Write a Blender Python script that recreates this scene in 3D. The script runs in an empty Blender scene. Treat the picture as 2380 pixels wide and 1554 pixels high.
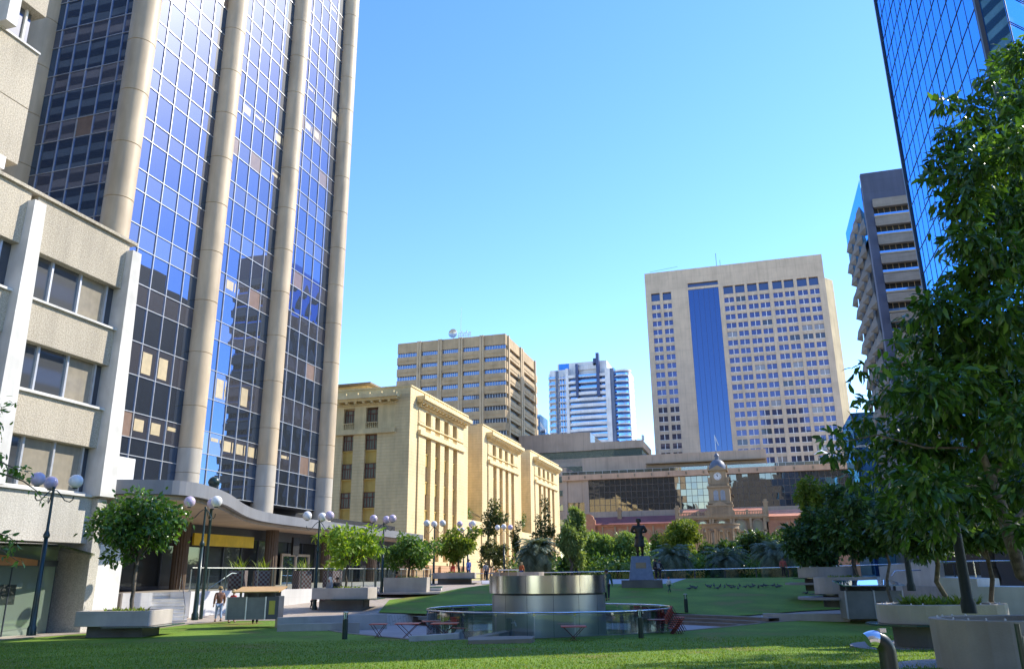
import bpy, bmesh, math, random
import numpy as np
from mathutils import Vector, Matrix
R=math.radians; PI=math.pi
SC=bpy.context.scene; COL=SC.collection
# ------------------------------------------------------------------ camera
F_=1850.; CX=1190.; CY=777.; PITCH=R(16.93); YAW=R(16.4); ROLL=R(.57); EYE=1.65
cd=bpy.data.cameras.new('camera'); cam=bpy.data.objects.new('camera',cd); COL.objects.link(cam)
cd.sensor_width=36; cd.lens=F_/2380*36; cd.clip_end=5000; cd.clip_start=.1
cam.matrix_world=Matrix.Translation((0,0,EYE))@Matrix.Rotation(YAW,4,'Z')@Matrix.Rotation(PI/2+PITCH,4,'X')@Matrix.Rotation(-ROLL,4,'Z')
SC.camera=cam
# ------------------------------------------------------------------ sky, sun, exposure
SKY_AIR=1.0; SKY_DUST=.05; SKY_OZ=1.6; SKY_SAT=1.27; SKY_HUE=.511; EXPO=1.4
SUN_AZ=R(48.5); SUN_EL=R(39.5)
W=bpy.data.worlds.new('World'); SC.world=W; W.use_nodes=True
nt=W.node_tree; nt.nodes.clear()
sky=nt.nodes.new('ShaderNodeTexSky'); sky.sky_type='NISHITA'; sky.sun_disc=False
sky.sun_elevation=SUN_EL; sky.sun_rotation=SUN_AZ; sky.air_density=SKY_AIR; sky.dust_density=SKY_DUST; sky.ozone_density=SKY_OZ
hs=nt.nodes.new('ShaderNodeHueSaturation'); hs.inputs['Saturation'].default_value=SKY_SAT; hs.inputs['Hue'].default_value=SKY_HUE
bg=nt.nodes.new('ShaderNodeBackground'); bg.inputs[1].default_value=.15
wo=nt.nodes.new('ShaderNodeOutputWorld')
nt.links.new(sky.outputs[0],hs.inputs['Color']); nt.links.new(hs.outputs[0],bg.inputs[0]); nt.links.new(bg.outputs[0],wo.inputs[0])
sl=bpy.data.lights.new('sun','SUN'); sl.energy=2.7; sl.angle=R(.53); sl.color=(1,.93,.80)
so=bpy.data.objects.new('sun',sl); COL.objects.link(so)
sdir=Vector((math.sin(SUN_AZ)*math.cos(SUN_EL),math.cos(SUN_AZ)*math.cos(SUN_EL),math.sin(SUN_EL)))
so.rotation_euler=sdir.to_track_quat('Z','Y').to_euler(); so.location=(60,60,90)
SC.view_settings.view_transform='Standard'; SC.view_settings.look='None'; SC.view_settings.exposure=EXPO; SC.view_settings.gamma=1
SC.render.engine='CYCLES'
# ------------------------------------------------------------------ placing helpers (photo measured at 2380 px wide)
def ray(px,py):
    x=(px-CX)/F_; y=(CY-py)/F_; c,s=math.cos(ROLL),math.sin(ROLL); x,y=x*c+y*s,-x*s+y*c
    f=math.cos(PITCH)-y*math.sin(PITCH); u=math.sin(PITCH)+y*math.cos(PITCH)
    return x*math.cos(YAW)-f*math.sin(YAW), x*math.sin(YAW)+f*math.cos(YAW), u
def fwd(x,y): return -x*math.sin(YAW)+y*math.cos(YAW)
def at(px,py,f):
    a,b,c=ray(px,py); t=f/fwd(a,b); return Vector((a*t,b*t,EYE+c*t))
def atZ(px,py,z):
    a,b,c=ray(px,py); t=(z-EYE)/c; return Vector((a*t,b*t,z))
KN=[(-1000,0),(12,0),(30,-.5),(38,-.5),(43,-.35),(55,.46),(60,.9),(66,1.15),(72,1.35),(1e5,1.35)]
def g(x,y):
    f=fwd(x,y)
    for (a,za),(b,zb) in zip(KN,KN[1:]):
        if f<=b:
            t=(f-a)/(b-a); t=t*t*(3-2*t) if za!=zb and False else t
            return za+(zb-za)*t
    return KN[-1][1]
def place(px,py):
    a,b,c=ray(px,py); k=fwd(a,b); f=5.
    while f<140:
        t=f/k
        if EYE+c*t<=g(a*t,b*t): break
        f+=.05
    t=f/k; return Vector((a*t,b*t,g(a*t,b*t)))
def onf(px,f,dz=0):
    p=at(px,1200,f); return Vector((p.x,p.y,g(p.x,p.y)+dz))
# ------------------------------------------------------------------ mesh builder
class MB:
    def __init__(s): s.v=[]; s.f=[]; s.m=[]; s.sm=[]
    def add(s,vs,fs,mi=0,sm=False):
        n=len(s.v); s.v+= [tuple(v) for v in vs]
        for f in fs: s.f.append(tuple(i+n for i in f)); s.m.append(mi); s.sm.append(sm)
    def box(s,x0,x1,y0,y1,z0,z1,mi=0):
        v=[(x0,y0,z0),(x1,y0,z0),(x1,y1,z0),(x0,y1,z0),(x0,y0,z1),(x1,y0,z1),(x1,y1,z1),(x0,y1,z1)]
        s.add(v,[(0,3,2,1),(4,5,6,7),(0,1,5,4),(1,2,6,5),(2,3,7,6),(3,0,4,7)],mi); return s
    def rbox(s,c,sx,sy,sz,rz=0,mi=0,rx=0):
        M=Matrix.Rotation(rz,3,'Z')@Matrix.Rotation(rx,3,'X'); v=[]
        for dz in(-1,1):
            for dx,dy in((-1,-1),(1,-1),(1,1),(-1,1)):
                v.append(Vector(c)+M@Vector((dx*sx/2,dy*sy/2,dz*sz/2)))
        s.add(v,[(0,3,2,1),(4,5,6,7),(0,1,5,4),(1,2,6,5),(2,3,7,6),(3,0,4,7)],mi); return s
    def prism(s,pts,z0,z1,mi=0,top=None,sm=False):
        n=len(pts); tp=top or pts
        v=[(p[0],p[1],z0 if not callable(z0) else z0(p[0],p[1])) for p in pts]+[(p[0],p[1],z1 if not callable(z1) else z1(p[0],p[1])) for p in tp]
        s.add(v,[tuple(range(n-1,-1,-1)),tuple(range(n,2*n))],mi); s.add(v,[(i,(i+1)%n,(i+1)%n+n,i+n) for i in range(n)],mi,sm); return s
    def poly(s,vs,mi=0): s.add(vs,[tuple(range(len(vs)))],mi); return s
    def tube(s,pts,rs,n=8,mi=0,cap=True):
        pts=[Vector(p) for p in pts]
        if not hasattr(rs,'__len__'): rs=[rs]*len(pts)
        vs=[]; fs=[]
        up=Vector((0,0,1)) if abs((pts[1]-pts[0]).normalized().z)<.9 else Vector((1,0,0))
        for i,p in enumerate(pts):
            d=(pts[min(i+1,len(pts)-1)]-pts[max(i-1,0)]).normalized()
            a=d.cross(up)
            if a.length<1e-4: a=d.cross(Vector((0,1,0)))
            a.normalize(); b=d.cross(a)
            for k in range(n):
                t=2*PI*k/n; vs.append(p+(a*math.cos(t)+b*math.sin(t))*rs[i])
        for i in range(len(pts)-1):
            for k in range(n): fs.append((i*n+k,i*n+(k+1)%n,(i+1)*n+(k+1)%n,(i+1)*n+k))
        s.add(vs,fs,mi,True)
        if cap: s.add(vs[:n],[tuple(range(n))],mi); s.add(vs[-n:],[tuple(range(n-1,-1,-1))],mi)
        return s
    def lathe(s,prof,c=(0,0,0),n=24,mi=0,a0=0,a1=2*PI):
        full=abs(a1-a0-2*PI)<1e-6; m=n if full else n+1; vs=[]
        q=[prof[0]]                       # sharp corners get their own ring
        for i in range(1,len(prof)-1):
            a=Vector(prof[i])-Vector(prof[i-1]); b=Vector(prof[i+1])-Vector(prof[i]); q.append(prof[i])
            if a.length>1e-6 and b.length>1e-6 and a.angle(b)>R(32): q.append(None); q.append(prof[i])
        q.append(prof[-1]); run=[]
        for p in q+[None]:
            if p is None: s._lathe(run,c,n,m,full,mi,a0,a1); run=[]
            else: run.append(p)
        return s
    def _lathe(s,prof,c,n,m,full,mi,a0,a1):
        vs=[]
        for r,z in prof:
            for k in range(m):
                t=a0+(a1-a0)*k/n; vs.append((c[0]+r*math.cos(t),c[1]+r*math.sin(t),c[2]+z))
        fs=[]
        for i in range(len(prof)-1):
            for k in range(n): fs.append((i*m+k,i*m+(k+1)%m,(i+1)*m+(k+1)%m,(i+1)*m+k))
        s.add(vs,fs,mi,True); return s
    def sphere(s,c,r,n=16,mi=0,sz=1,z0=-1,z1=1):
        a=math.asin(z0);b=math.asin(z1); pr=[(max(r*math.cos(a+(b-a)*i/(n//2)),1e-4),r*sz*math.sin(a+(b-a)*i/(n//2))) for i in range(n//2+1)]
        return s.lathe(pr,c,n,mi)
    def obj(s,name,mats,parent=None,world=True,bevel=0):
        me=bpy.data.meshes.new(name)
        off=Vector((0,0,0))
        if parent is not None and world: off=parent.location if parent.parent is None else parent.parent.location
        me.from_pydata([(v[0]-off[0],v[1]-off[1],v[2]-off[2]) for v in s.v],[],s.f)
        if not isinstance(mats,(list,tuple)): mats=[mats]
        for m in mats: me.materials.append(m)
        me.polygons.foreach_set('material_index',s.m); me.polygons.foreach_set('use_smooth',s.sm)
        me.update()
        o=bpy.data.objects.new(name,me); COL.objects.link(o)
        if parent is not None: o.parent=parent
        if bevel:
            b=o.modifiers.new('b','BEVEL'); b.width=bevel; b.segments=2; b.limit_method='ANGLE'; b.angle_limit=R(40)
        return o
def tag(o,label,cat,group=None):
    o['label']=label; o['category']=cat
    if group: o['group']=group
    return o
def thing(name,label,cat,loc=(0,0,0),rz=0,group=None):
    o=bpy.data.objects.new(name,None); COL.objects.link(o); o.location=loc; o.rotation_euler=(0,0,rz); o.empty_display_size=.3
    return tag(o,label,cat,group)
def struct(o,kind='structure'):
    o['kind']=kind; return o
def dup(root,loc=None,rz=None,label=None,group=None,scale=None):
    r=root.copy(); COL.objects.link(r)
    if loc is not None: r.location=loc
    if rz is not None: r.rotation_euler=(0,0,rz)
    if scale is not None: r.scale=(scale,)*3
    if label: r['label']=label
    if group: r['group']=group
    for ch in list(root.children):
        c=ch.copy(); COL.objects.link(c); c.parent=r
        for k in list(ch.children):
            d=k.copy(); COL.objects.link(d); d.parent=c
    return r
# ------------------------------------------------------------------ materials
def new(name):
    m=bpy.data.materials.new(name); m.use_nodes=True; n=m.node_tree; p=n.nodes['Principled BSDF']; return m,n,p
def N(n,t,**k):
    x=n.nodes.new(t)
    for a,b in k.items(): setattr(x,a,b)
    return x
def grime(n,geo,col,lo):
    """rain streaks and patchy weathering: two stretched noises"""
    mp=N(n,'ShaderNodeMapping'); mp.inputs['Scale'].default_value=(1.3,1.3,.10); n.links.new(geo.outputs['Position'],mp.inputs[0])
    a=N(n,'ShaderNodeTexNoise'); a.inputs['Scale'].default_value=1.0; a.inputs['Detail'].default_value=7; a.inputs['Roughness'].default_value=.65; n.links.new(mp.outputs[0],a.inputs[0])
    b=N(n,'ShaderNodeTexNoise'); b.inputs['Scale'].default_value=.23; b.inputs['Detail'].default_value=5; n.links.new(geo.outputs['Position'],b.inputs[0])
    s=N(n,'ShaderNodeMath',operation='ADD'); n.links.new(a.outputs[0],s.inputs[0]); n.links.new(b.outputs[0],s.inputs[1])
    mr=N(n,'ShaderNodeMapRange'); n.links.new(s.outputs[0],mr.inputs[0]); mr.inputs[1].default_value=.72; mr.inputs[2].default_value=1.15; mr.inputs[3].default_value=lo; mr.inputs[4].default_value=1.05
    vm=N(n,'ShaderNodeVectorMath',operation='SCALE'); n.links.new(col,vm.inputs[0]); n.links.new(mr.outputs[0],vm.inputs['Scale']); return vm.outputs[0]
def mat(name,c,rough=.7,metal=0,c2=None,scale=3.,amt=None,bump=0,bscale=None,spec=None,detail=6,stretch=None,coat=0):
    m,n,p=new(name); p.inputs['Base Color'].default_value=(*c,1); p.inputs['Roughness'].default_value=rough; p.inputs['Metallic'].default_value=metal
    if spec is not None: p.inputs['Specular IOR Level'].default_value=spec
    if coat: p.inputs['Coat Weight'].default_value=coat
    geo=N(n,'ShaderNodeNewGeometry'); src=geo.outputs['Position']
    if stretch:
        mp=N(n,'ShaderNodeMapping'); mp.inputs['Scale'].default_value=stretch; n.links.new(src,mp.inputs[0]); src=mp.outputs[0]
    if c2 is None: c2=tuple(x*.86 for x in c)
    no=N(n,'ShaderNodeTexNoise'); no.inputs['Scale'].default_value=scale; no.inputs['Detail'].default_value=detail; n.links.new(src,no.inputs[0])
    cr=N(n,'ShaderNodeValToRGB'); cr.color_ramp.elements[0].position=.35; cr.color_ramp.elements[1].position=.65
    cr.color_ramp.elements[0].color=(*c2,1); cr.color_ramp.elements[1].color=(*c,1)
    n.links.new(no.outputs[0],cr.inputs[0]); n.links.new(grime(n,geo,cr.outputs[0],.80 if metal<.5 else .95),p.inputs['Base Color'])
    if bump:
        nb=N(n,'ShaderNodeTexNoise'); nb.inputs['Scale'].default_value=bscale or scale*6; nb.inputs['Detail'].default_value=4; n.links.new(geo.outputs['Position'],nb.inputs[0])
        b=N(n,'ShaderNodeBump'); b.inputs['Strength'].default_value=bump; b.inputs['Distance'].default_value=.05; n.links.new(nb.outputs[0],b.inputs['Height']); n.links.new(b.outputs[0],p.inputs['Normal'])
    return m
def lined(name,c,cl,pz,wz,px=0,wx=.02,axis=1,rough=.7,scale=2,bump=.4):
    """paint/stone with real joints: horizontal every pz m (width wz), vertical every px m along axis 0/1"""
    m,n,p=new(name); p.inputs['Roughness'].default_value=rough
    geo=N(n,'ShaderNodeNewGeometry'); sp=N(n,'ShaderNodeSeparateXYZ'); n.links.new(geo.outputs['Position'],sp.inputs[0])
    def line(sock,per,w):
        a=N(n,'ShaderNodeMath',operation='PINGPONG'); n.links.new(sock,a.inputs[0]); a.inputs[1].default_value=per/2
        b=N(n,'ShaderNodeMath',operation='LESS_THAN'); n.links.new(a.outputs[0],b.inputs[0]); b.inputs[1].default_value=w/2; return b.outputs[0]
    s=line(sp.outputs[2],pz,wz) if pz else None
    if px:
        s2=line(sp.outputs[axis],px,wx)
        if s is None: s=s2
        else:
            mx=N(n,'ShaderNodeMath',operation='MAXIMUM'); n.links.new(s,mx.inputs[0]); n.links.new(s2,mx.inputs[1]); s=mx.outputs[0]
    no=N(n,'ShaderNodeTexNoise'); no.inputs['Scale'].default_value=scale; no.inputs['Detail'].default_value=7; n.links.new(geo.outputs['Position'],no.inputs[0])
    cr=N(n,'ShaderNodeValToRGB'); cr.color_ramp.elements[0].position=.3; cr.color_ramp.elements[1].position=.7
    cr.color_ramp.elements[0].color=(*(x*.88 for x in c),1); cr.color_ramp.elements[1].color=(*c,1); n.links.new(no.outputs[0],cr.inputs[0])
    mi=N(n,'ShaderNodeMix',data_type='RGBA'); n.links.new(s,mi.inputs[0]); n.links.new(cr.outputs[0],mi.inputs[6]); mi.inputs[7].default_value=(*cl,1)
    n.links.new(grime(n,geo,mi.outputs[2],.82),p.inputs['Base Color'])
    if bump:
        b=N(n,'ShaderNodeBump'); b.invert=True; b.inputs['Strength'].default_value=bump; b.inputs['Distance'].default_value=.03; n.links.new(s,b.inputs['Height']); n.links.new(b.outputs[0],p.inputs['Normal'])
    return m
def glass(name,c,rough=.03,tint=.5,base=(.02,.025,.03),wav=.0,wsc=.6,var=0):
    """opaque reflective glazing: dark body with a strong coloured mirror layer"""
    m,n,p=new(name); p.inputs['Base Color'].default_value=(*base,1); p.inputs['Roughness'].default_value=.4
    gl=N(n,'ShaderNodeBsdfGlossy'); gl.inputs['Color'].default_value=(*c,1); gl.inputs['Roughness'].default_value=rough
    fr=N(n,'ShaderNodeFresnel'); fr.inputs[0].default_value=1.6
    ma=N(n,'ShaderNodeMath',operation='MULTIPLY_ADD'); n.links.new(fr.outputs[0],ma.inputs[0]); ma.inputs[1].default_value=1-tint; ma.inputs[2].default_value=tint
    mx=N(n,'ShaderNodeMixShader'); n.links.new(ma.outputs[0],mx.inputs[0]); n.links.new(p.outputs[0],mx.inputs[1]); n.links.new(gl.outputs[0],mx.inputs[2])
    n.links.new(mx.outputs[0],n.nodes['Material Output'].inputs[0])
    if wav:
        geo=N(n,'ShaderNodeNewGeometry'); nb=N(n,'ShaderNodeTexNoise'); nb.inputs['Scale'].default_value=wsc; nb.inputs['Detail'].default_value=1; n.links.new(geo.outputs['Position'],nb.inputs[0])
        b=N(n,'ShaderNodeBump'); b.inputs['Strength'].default_value=wav; b.inputs['Distance'].default_value=.1; n.links.new(nb.outputs[0],b.inputs['Height']); n.links.new(b.outputs[0],gl.inputs['Normal'])
    if var:
        geo=N(n,'ShaderNodeNewGeometry'); mr=N(n,'ShaderNodeMapRange'); n.links.new(geo.outputs['Random Per Island'],mr.inputs[0]); mr.inputs[3].default_value=1-var; mr.inputs[4].default_value=1
        vm=N(n,'ShaderNodeVectorMath',operation='SCALE'); vm.inputs[0].default_value=c; n.links.new(mr.outputs[0],vm.inputs['Scale']); n.links.new(vm.outputs[0],gl.inputs['Color'])
    return m
def clear(name,c=(.75,.85,.82),t=.8,refl=.06,rough=.02):
    m,n,p=new(name); tr=N(n,'ShaderNodeBsdfTransparent'); tr.inputs[0].default_value=(*c,1)
    gl=N(n,'ShaderNodeBsdfGlossy'); gl.inputs['Roughness'].default_value=rough
    fr=N(n,'ShaderNodeFresnel'); fr.inputs[0].default_value=1.5
    ma=N(n,'ShaderNodeMath',operation='ADD'); n.links.new(fr.outputs[0],ma.inputs[0]); ma.inputs[1].default_value=refl
    mx=N(n,'ShaderNodeMixShader'); n.links.new(ma.outputs[0],mx.inputs[0]); n.links.new(tr.outputs[0],mx.inputs[1]); n.links.new(gl.outputs[0],mx.inputs[2])
    n.links.new(mx.outputs[0],n.nodes['Material Output'].inputs[0]); return m
def leafm(name,ca,cb,cc=None,rough=.4,trans=.35,spec=.5):
    m,n,p=new(name); geo=N(n,'ShaderNodeNewGeometry')
    cr=N(n,'ShaderNodeValToRGB'); e=cr.color_ramp.elements; e[0].color=(*ca,1); e[1].color=(*cb,1); e[1].position=.8
    if cc: k=e.new(.97); k.color=(*cc,1)
    n.links.new(geo.outputs['Random Per Island'],cr.inputs[0]); n.links.new(cr.outputs[0],p.inputs['Base Color'])
    p.inputs['Roughness'].default_value=rough; p.inputs['Specular IOR Level'].default_value=spec
    tl=N(n,'ShaderNodeBsdfTranslucent'); vm=N(n,'ShaderNodeVectorMath',operation='MULTIPLY'); vm.inputs[1].default_value=(1.5,1.35,.5)
    n.links.new(cr.outputs[0],vm.inputs[0]); n.links.new(vm.outputs[0],tl.inputs[0])
    mx=N(n,'ShaderNodeMixShader'); mx.inputs[0].default_value=trans; n.links.new(p.outputs[0],mx.inputs[1]); n.links.new(tl.outputs[0],mx.inputs[2])
    n.links.new(mx.outputs[0],n.nodes['Material Output'].inputs[0]); return m
M={}
M['pebble']=mat('pebble_concrete',(.56,.50,.39),.85,c2=(.34,.29,.22),scale=17,bump=.35,bscale=14,detail=8)
M['pebble2']=mat('pale_pebble_concrete',(.60,.57,.50),.85,c2=(.42,.39,.33),scale=17,bump=.3,bscale=14,detail=8)
M['fin']=mat('smooth_concrete',(.72,.70,.65),.8,c2=(.60,.58,.53),scale=1.2)
M['granite']=mat('beige_granite',(.63,.50,.33),.55,c2=(.52,.41,.27),scale=1.3,detail=10,stretch=(1,1,.35))
M['granite2']=mat('grey_granite',(.56,.51,.42),.55,c2=(.48,.43,.35),scale=1.5,detail=10,stretch=(1,1,.4))
M['joint']=mat('joint',(.16,.13,.10),.9)
M['alu']=mat('pale_aluminium',(.62,.63,.64),.35,metal=.5)
M['alud']=mat('dark_aluminium',(.06,.07,.09),.4)
M['tglass']=glass('tower_glass',(.20,.33,.60),.006,.5,wav=.02,wsc=.35,var=.16)
M['tglass2']=glass('tower_spandrel_glass',(.33,.40,.60),.012,.52,base=(.07,.065,.07),wav=.03,wsc=.4,var=.2)
M['tbrown']=mat('brown_blind',(.26,.17,.12),.3,coat=.6)
M['blind']=mat('cream_blind',(.62,.50,.30),.4,coat=.5)
M['void']=mat('dark_interior',(.015,.015,.017),.6)
M['wglass']=glass('office_glass',(.5,.53,.55),.04,.32,base=(.05,.055,.06))
M['wblind']=mat('office_blind_glass',(.33,.29,.22),.25,coat=.8)
M['hood']=mat('grey_hood_concrete',(.22,.21,.20),.8,c2=(.17,.165,.16),scale=.4)
M['rglass']=glass('blue_mirror_glass',(.17,.52,1.0),.015,.85,base=(.01,.05,.2),wav=.012,wsc=.25)
M['cream']=lined('cream_rusticated_wall',(.85,.67,.36),(.69,.51,.24),.46,.05,scale=1.5)
M['creamp']=mat('cream_plain_wall',(.87,.70,.38),.7,c2=(.79,.63,.33),scale=.8)
M['ochre']=mat('ochre_wall',(.68,.48,.13),.75,c2=(.60,.42,.11),scale=1)
M['sash']=mat('red_brown_sash',(.20,.06,.035),.5)
M['cglass']=glass('old_window_glass',(.45,.5,.5),.08,.22,base=(.25,.26,.18),wav=.05,wsc=2)
M['sandst']=lined('orange_sandstone',(.60,.36,.20),(.35,.2,.1),.5,.06,scale=1)
M['tan']=mat('tan_concrete',(.50,.37,.22),.85,c2=(.42,.31,.185),scale=.35,detail=8)
M['tan2']=mat('tan_concrete_pier',(.56,.43,.27),.85,c2=(.50,.38,.24),scale=.4)
M['bwin']=glass('band_window_glass',(.28,.38,.6),.06,.5,base=(.06,.08,.12),var=.5)
M['beige']=lined('beige_precast',(.60,.48,.36),(.46,.36,.27),4.2,.09,3.4,.09,0,scale=.12,bump=0)
M['beiged']=lined('beige_precast_podium',(.50,.37,.27),(.36,.27,.2),0,.1,3.5,.12,0,scale=.1,bump=0)
M['yel']=mat('sunlit_precast',(.70,.55,.33),.8,scale=.1)  # hotel's beige precast again, with sunlit yellow put into the colour
M['hglass']=glass('hotel_glass',(.17,.18,.36),.04,.45,base=(.04,.04,.07),var=.2)
M['hglassd']=glass('hotel_strip_glass',(.10,.16,.33),.05,.6,base=(.02,.05,.14),wav=.02,wsc=.1)
M['pglass']=glass('podium_glass',(.42,.40,.36),.02,.5,base=(.02,.02,.02),wav=.16,wsc=.3)
M['gglass']=glass('green_band_glass',(.6,.75,.68),.04,.5,base=(.05,.09,.08),wav=.3,wsc=.4)
M['white']=mat('white_render',(.76,.76,.77),.7,c2=(.70,.70,.71),scale=.3)
M['bluegl']=glass('balcony_glass',(.35,.6,1.0),.05,.5,base=(.08,.2,.5))
M['navy']=mat('navy_panel',(.05,.08,.2),.5)
M['bluegrey']=mat('blue_grey_panel',(.14,.18,.28),.5,scale=.2)
M['r2dark']=lined('dark_blue_cladding',(.10,.12,.19),(.07,.09,.14),2.2,.05,0,scale=.2,bump=0)
M['r2conc']=mat('ribbed_grey_concrete',(.34,.32,.30),.8,c2=(.28,.27,.25),scale=.4,stretch=(1,1,6))
M['stone']=mat('station_sandstone',(.36,.27,.165),.85,c2=(.34,.25,.15),scale=.6,detail=8)
M['stoned']=mat('station_sandstone_dark',(.28,.22,.15),.85,scale=.6)
M['brick']=mat('orange_brick',(.45,.22,.12),.85,c2=(.38,.17,.1),scale=.8)
M['terra']=mat('terracotta_roof',(.78,.33,.19),.7,c2=(.68,.27,.15),scale=.5)
M['rroof']=mat('dull_red_roof',(.30,.10,.08),.8,c2=(.24,.08,.07),scale=.3)
M['dome']=mat('slate_dome',(.12,.14,.18),.5,scale=1)
M['whitep']=mat('white_paint',(.8,.8,.78),.5)
M['black']=mat('black_paint',(.01,.01,.01),.5)
M['green']=mat('dark_green_paint',(.012,.035,.028),.35,scale=4,coat=.15)
M['globe']=mat('white_globe',(.85,.84,.82),.25,coat=.3)
M['globel']=mat('lilac_globe',(.62,.52,.66),.25,coat=.3)
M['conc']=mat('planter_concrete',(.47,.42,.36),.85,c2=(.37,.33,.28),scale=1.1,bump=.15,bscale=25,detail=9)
M['concd']=mat('dark_concrete',(.17,.165,.15),.85,c2=(.13,.12,.11),scale=1,bump=.15,bscale=25)  # darker concrete for planter feet, statue plinth and small posts
M['soil']=mat('dark_soil',(.045,.032,.022),.95,scale=8,bump=.6,bscale=20)
M['wallw']=lined('white_tiled_wall',(.80,.79,.77),(.66,.66,.65),.61,.012,1.2,.012,1,scale=.7,bump=.1)
M['grey']=mat('grey_metal_fascia',(.23,.24,.26),.45,c2=(.20,.21,.23),scale=.4)
M['soffit']=mat('beige_soffit',(.48,.38,.28),.7,scale=.3)
M['yellow']=mat('yellow_sign',(.80,.55,.02),.5,scale=2)
M['orange']=mat('orange_awning',(.65,.30,.14),.6)
M['shopg']=glass('shop_glass',(.5,.62,.55),.03,.25,base=(.19,.25,.20),wav=.02,wsc=.5)
M['clear']=clear('clear_glass',(.74,.86,.83),refl=.05)
M['clear3']=clear('low_glare_glass',(.70,.82,.78),refl=-.035)
M['clear2']=clear('ring_glass',(.62,.72,.74),refl=.13,rough=.04)
M['steel']=mat('polished_steel',(.52,.53,.55),.2,metal=1,c2=(.56,.55,.54),scale=.6)
M['steelb']=mat('brushed_steel',(.52,.54,.55),.42,metal=1,c2=(.42,.44,.45),scale=.5,stretch=(1,1,.3))
M['rail']=mat('satin_steel_rail',(.72,.74,.78),.2,metal=1)
M['blue']=mat('blue_granite',(.17,.23,.34),.4,c2=(.13,.18,.28),scale=6)
M['bronze']=mat('bronze',(.060,.045,.028),.4,metal=.6,c2=(.04,.035,.022),scale=4)
M['plaque']=mat('bronze_plaque',(.25,.2,.13),.4,metal=.6)
M['paver']=None
M['red']=mat('red_enamel',(.60,.065,.03),.4)
M['dred']=mat('dark_red_enamel',(.12,.02,.015),.5)
M['wood']=mat('honey_timber',(.55,.33,.12),.5,scale=3,stretch=(1,8,8))
M['slab']=mat('weathered_slab',(.27,.22,.16),.8,scale=2)
M['kgrey']=mat('kiosk_panel',(.20,.205,.195),.45)
M['tealseat']=mat('dark_teal_bench',(.03,.07,.065),.25,coat=.4)
M['bark']=mat('grey_bark',(.16,.13,.095),.9,c2=(.07,.06,.045),scale=6,bump=.5)
M['barkd']=mat('dark_bark',(.05,.04,.03),.9,scale=6)
M['roofglass']=glass('cabinet_roof_glass',(.7,.85,1.),.02,.75,base=(.05,.15,.3))
# ground stone
def paverm():
    m,n,p=new('stone_paving'); geo=N(n,'ShaderNodeNewGeometry'); br=N(n,'ShaderNodeTexBrick')
    mp=N(n,'ShaderNodeMapping'); mp.inputs['Rotation'].default_value=(0,0,.6); n.links.new(geo.outputs['Position'],mp.inputs[0]); n.links.new(mp.outputs[0],br.inputs[0])
    br.inputs['Scale'].default_value=1.6; br.inputs['Color1'].default_value=(.46,.38,.31,1); br.inputs['Color2'].default_value=(.39,.33,.27,1); br.inputs['Mortar'].default_value=(.22,.19,.16,1); br.inputs['Mortar Size'].default_value=.012
    no=N(n,'ShaderNodeTexNoise'); no.inputs['Scale'].default_value=.5; no.inputs['Detail'].default_value=8; n.links.new(geo.outputs['Position'],no.inputs[0])
    mr=N(n,'ShaderNodeMapRange'); n.links.new(no.outputs[0],mr.inputs[0]); mr.inputs[3].default_value=.75; mr.inputs[4].default_value=1.15
    vm=N(n,'ShaderNodeVectorMath',operation='SCALE'); n.links.new(br.outputs[0],vm.inputs[0]); n.links.new(mr.outputs[0],vm.inputs['Scale']); n.links.new(vm.outputs[0],p.inputs['Base Color'])
    p.inputs['Roughness'].default_value=.75; return m
M['paver']=paverm()
def grassm():
    m,n,p=new('lawn_grass'); geo=N(n,'ShaderNodeNewGeometry')
    a=N(n,'ShaderNodeTexNoise'); a.inputs['Scale'].default_value=.35; a.inputs['Detail'].default_value=5; n.links.new(geo.outputs['Position'],a.inputs[0])
    b=N(n,'ShaderNodeTexNoise'); b.inputs['Scale'].default_value=14; b.inputs['Detail'].default_value=6; b.inputs['Roughness'].default_value=.75; n.links.new(geo.outputs['Position'],b.inputs[0])
    ra=N(n,'ShaderNodeValToRGB'); e=ra.color_ramp.elements; e[0].position=.33; e[0].color=(.20,.20,.045,1); e[1].position=.66; e[1].color=(.19,.30,.035,1); k=e.new(.42); k.color=(.13,.22,.025,1); n.links.new(a.outputs[0],ra.inputs[0])
    rb=N(n,'ShaderNodeMapRange'); n.links.new(b.outputs[0],rb.inputs[0]); rb.inputs[1].default_value=.3; rb.inputs[2].default_value=.7; rb.inputs[3].default_value=.55; rb.inputs[4].default_value=1.35
    vm=N(n,'ShaderNodeVectorMath',operation='SCALE'); n.links.new(ra.outputs[0],vm.inputs[0]); n.links.new(rb.outputs[0],vm.inputs['Scale']); n.links.new(vm.outputs[0],p.inputs['Base Color'])
    p.inputs['Roughness'].default_value=.8; p.inputs['Specular IOR Level'].default_value=.2
    bu=N(n,'ShaderNodeBump'); bu.inputs['Strength'].default_value=.7; bu.inputs['Distance'].default_value=.06; n.links.new(b.outputs[0],bu.inputs['Height']); n.links.new(bu.outputs[0],p.inputs['Normal'])
    return m
M['grass']=grassm()
M['blade']=leafm('grass_blade',(.09,.17,.025),(.18,.30,.04),(.30,.33,.10),.6,.45,.2)
M['lf_big']=leafm('broad_dark_leaf',(.03,.085,.018),(.075,.18,.03),(.16,.31,.05),.30,.42,.6)
M['lf_dark']=leafm('dark_green_leaf',(.03,.075,.022),(.075,.155,.04),(.14,.24,.07),.35,.32,.5)
M['lf_mid']=leafm('mid_green_leaf',(.06,.14,.03),(.14,.26,.05),(.24,.38,.09),.45,.35,.4)
M['lf_lime']=leafm('lime_green_leaf',(.13,.24,.025),(.24,.38,.05),(.36,.46,.10),.45,.5,.3)
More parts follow.
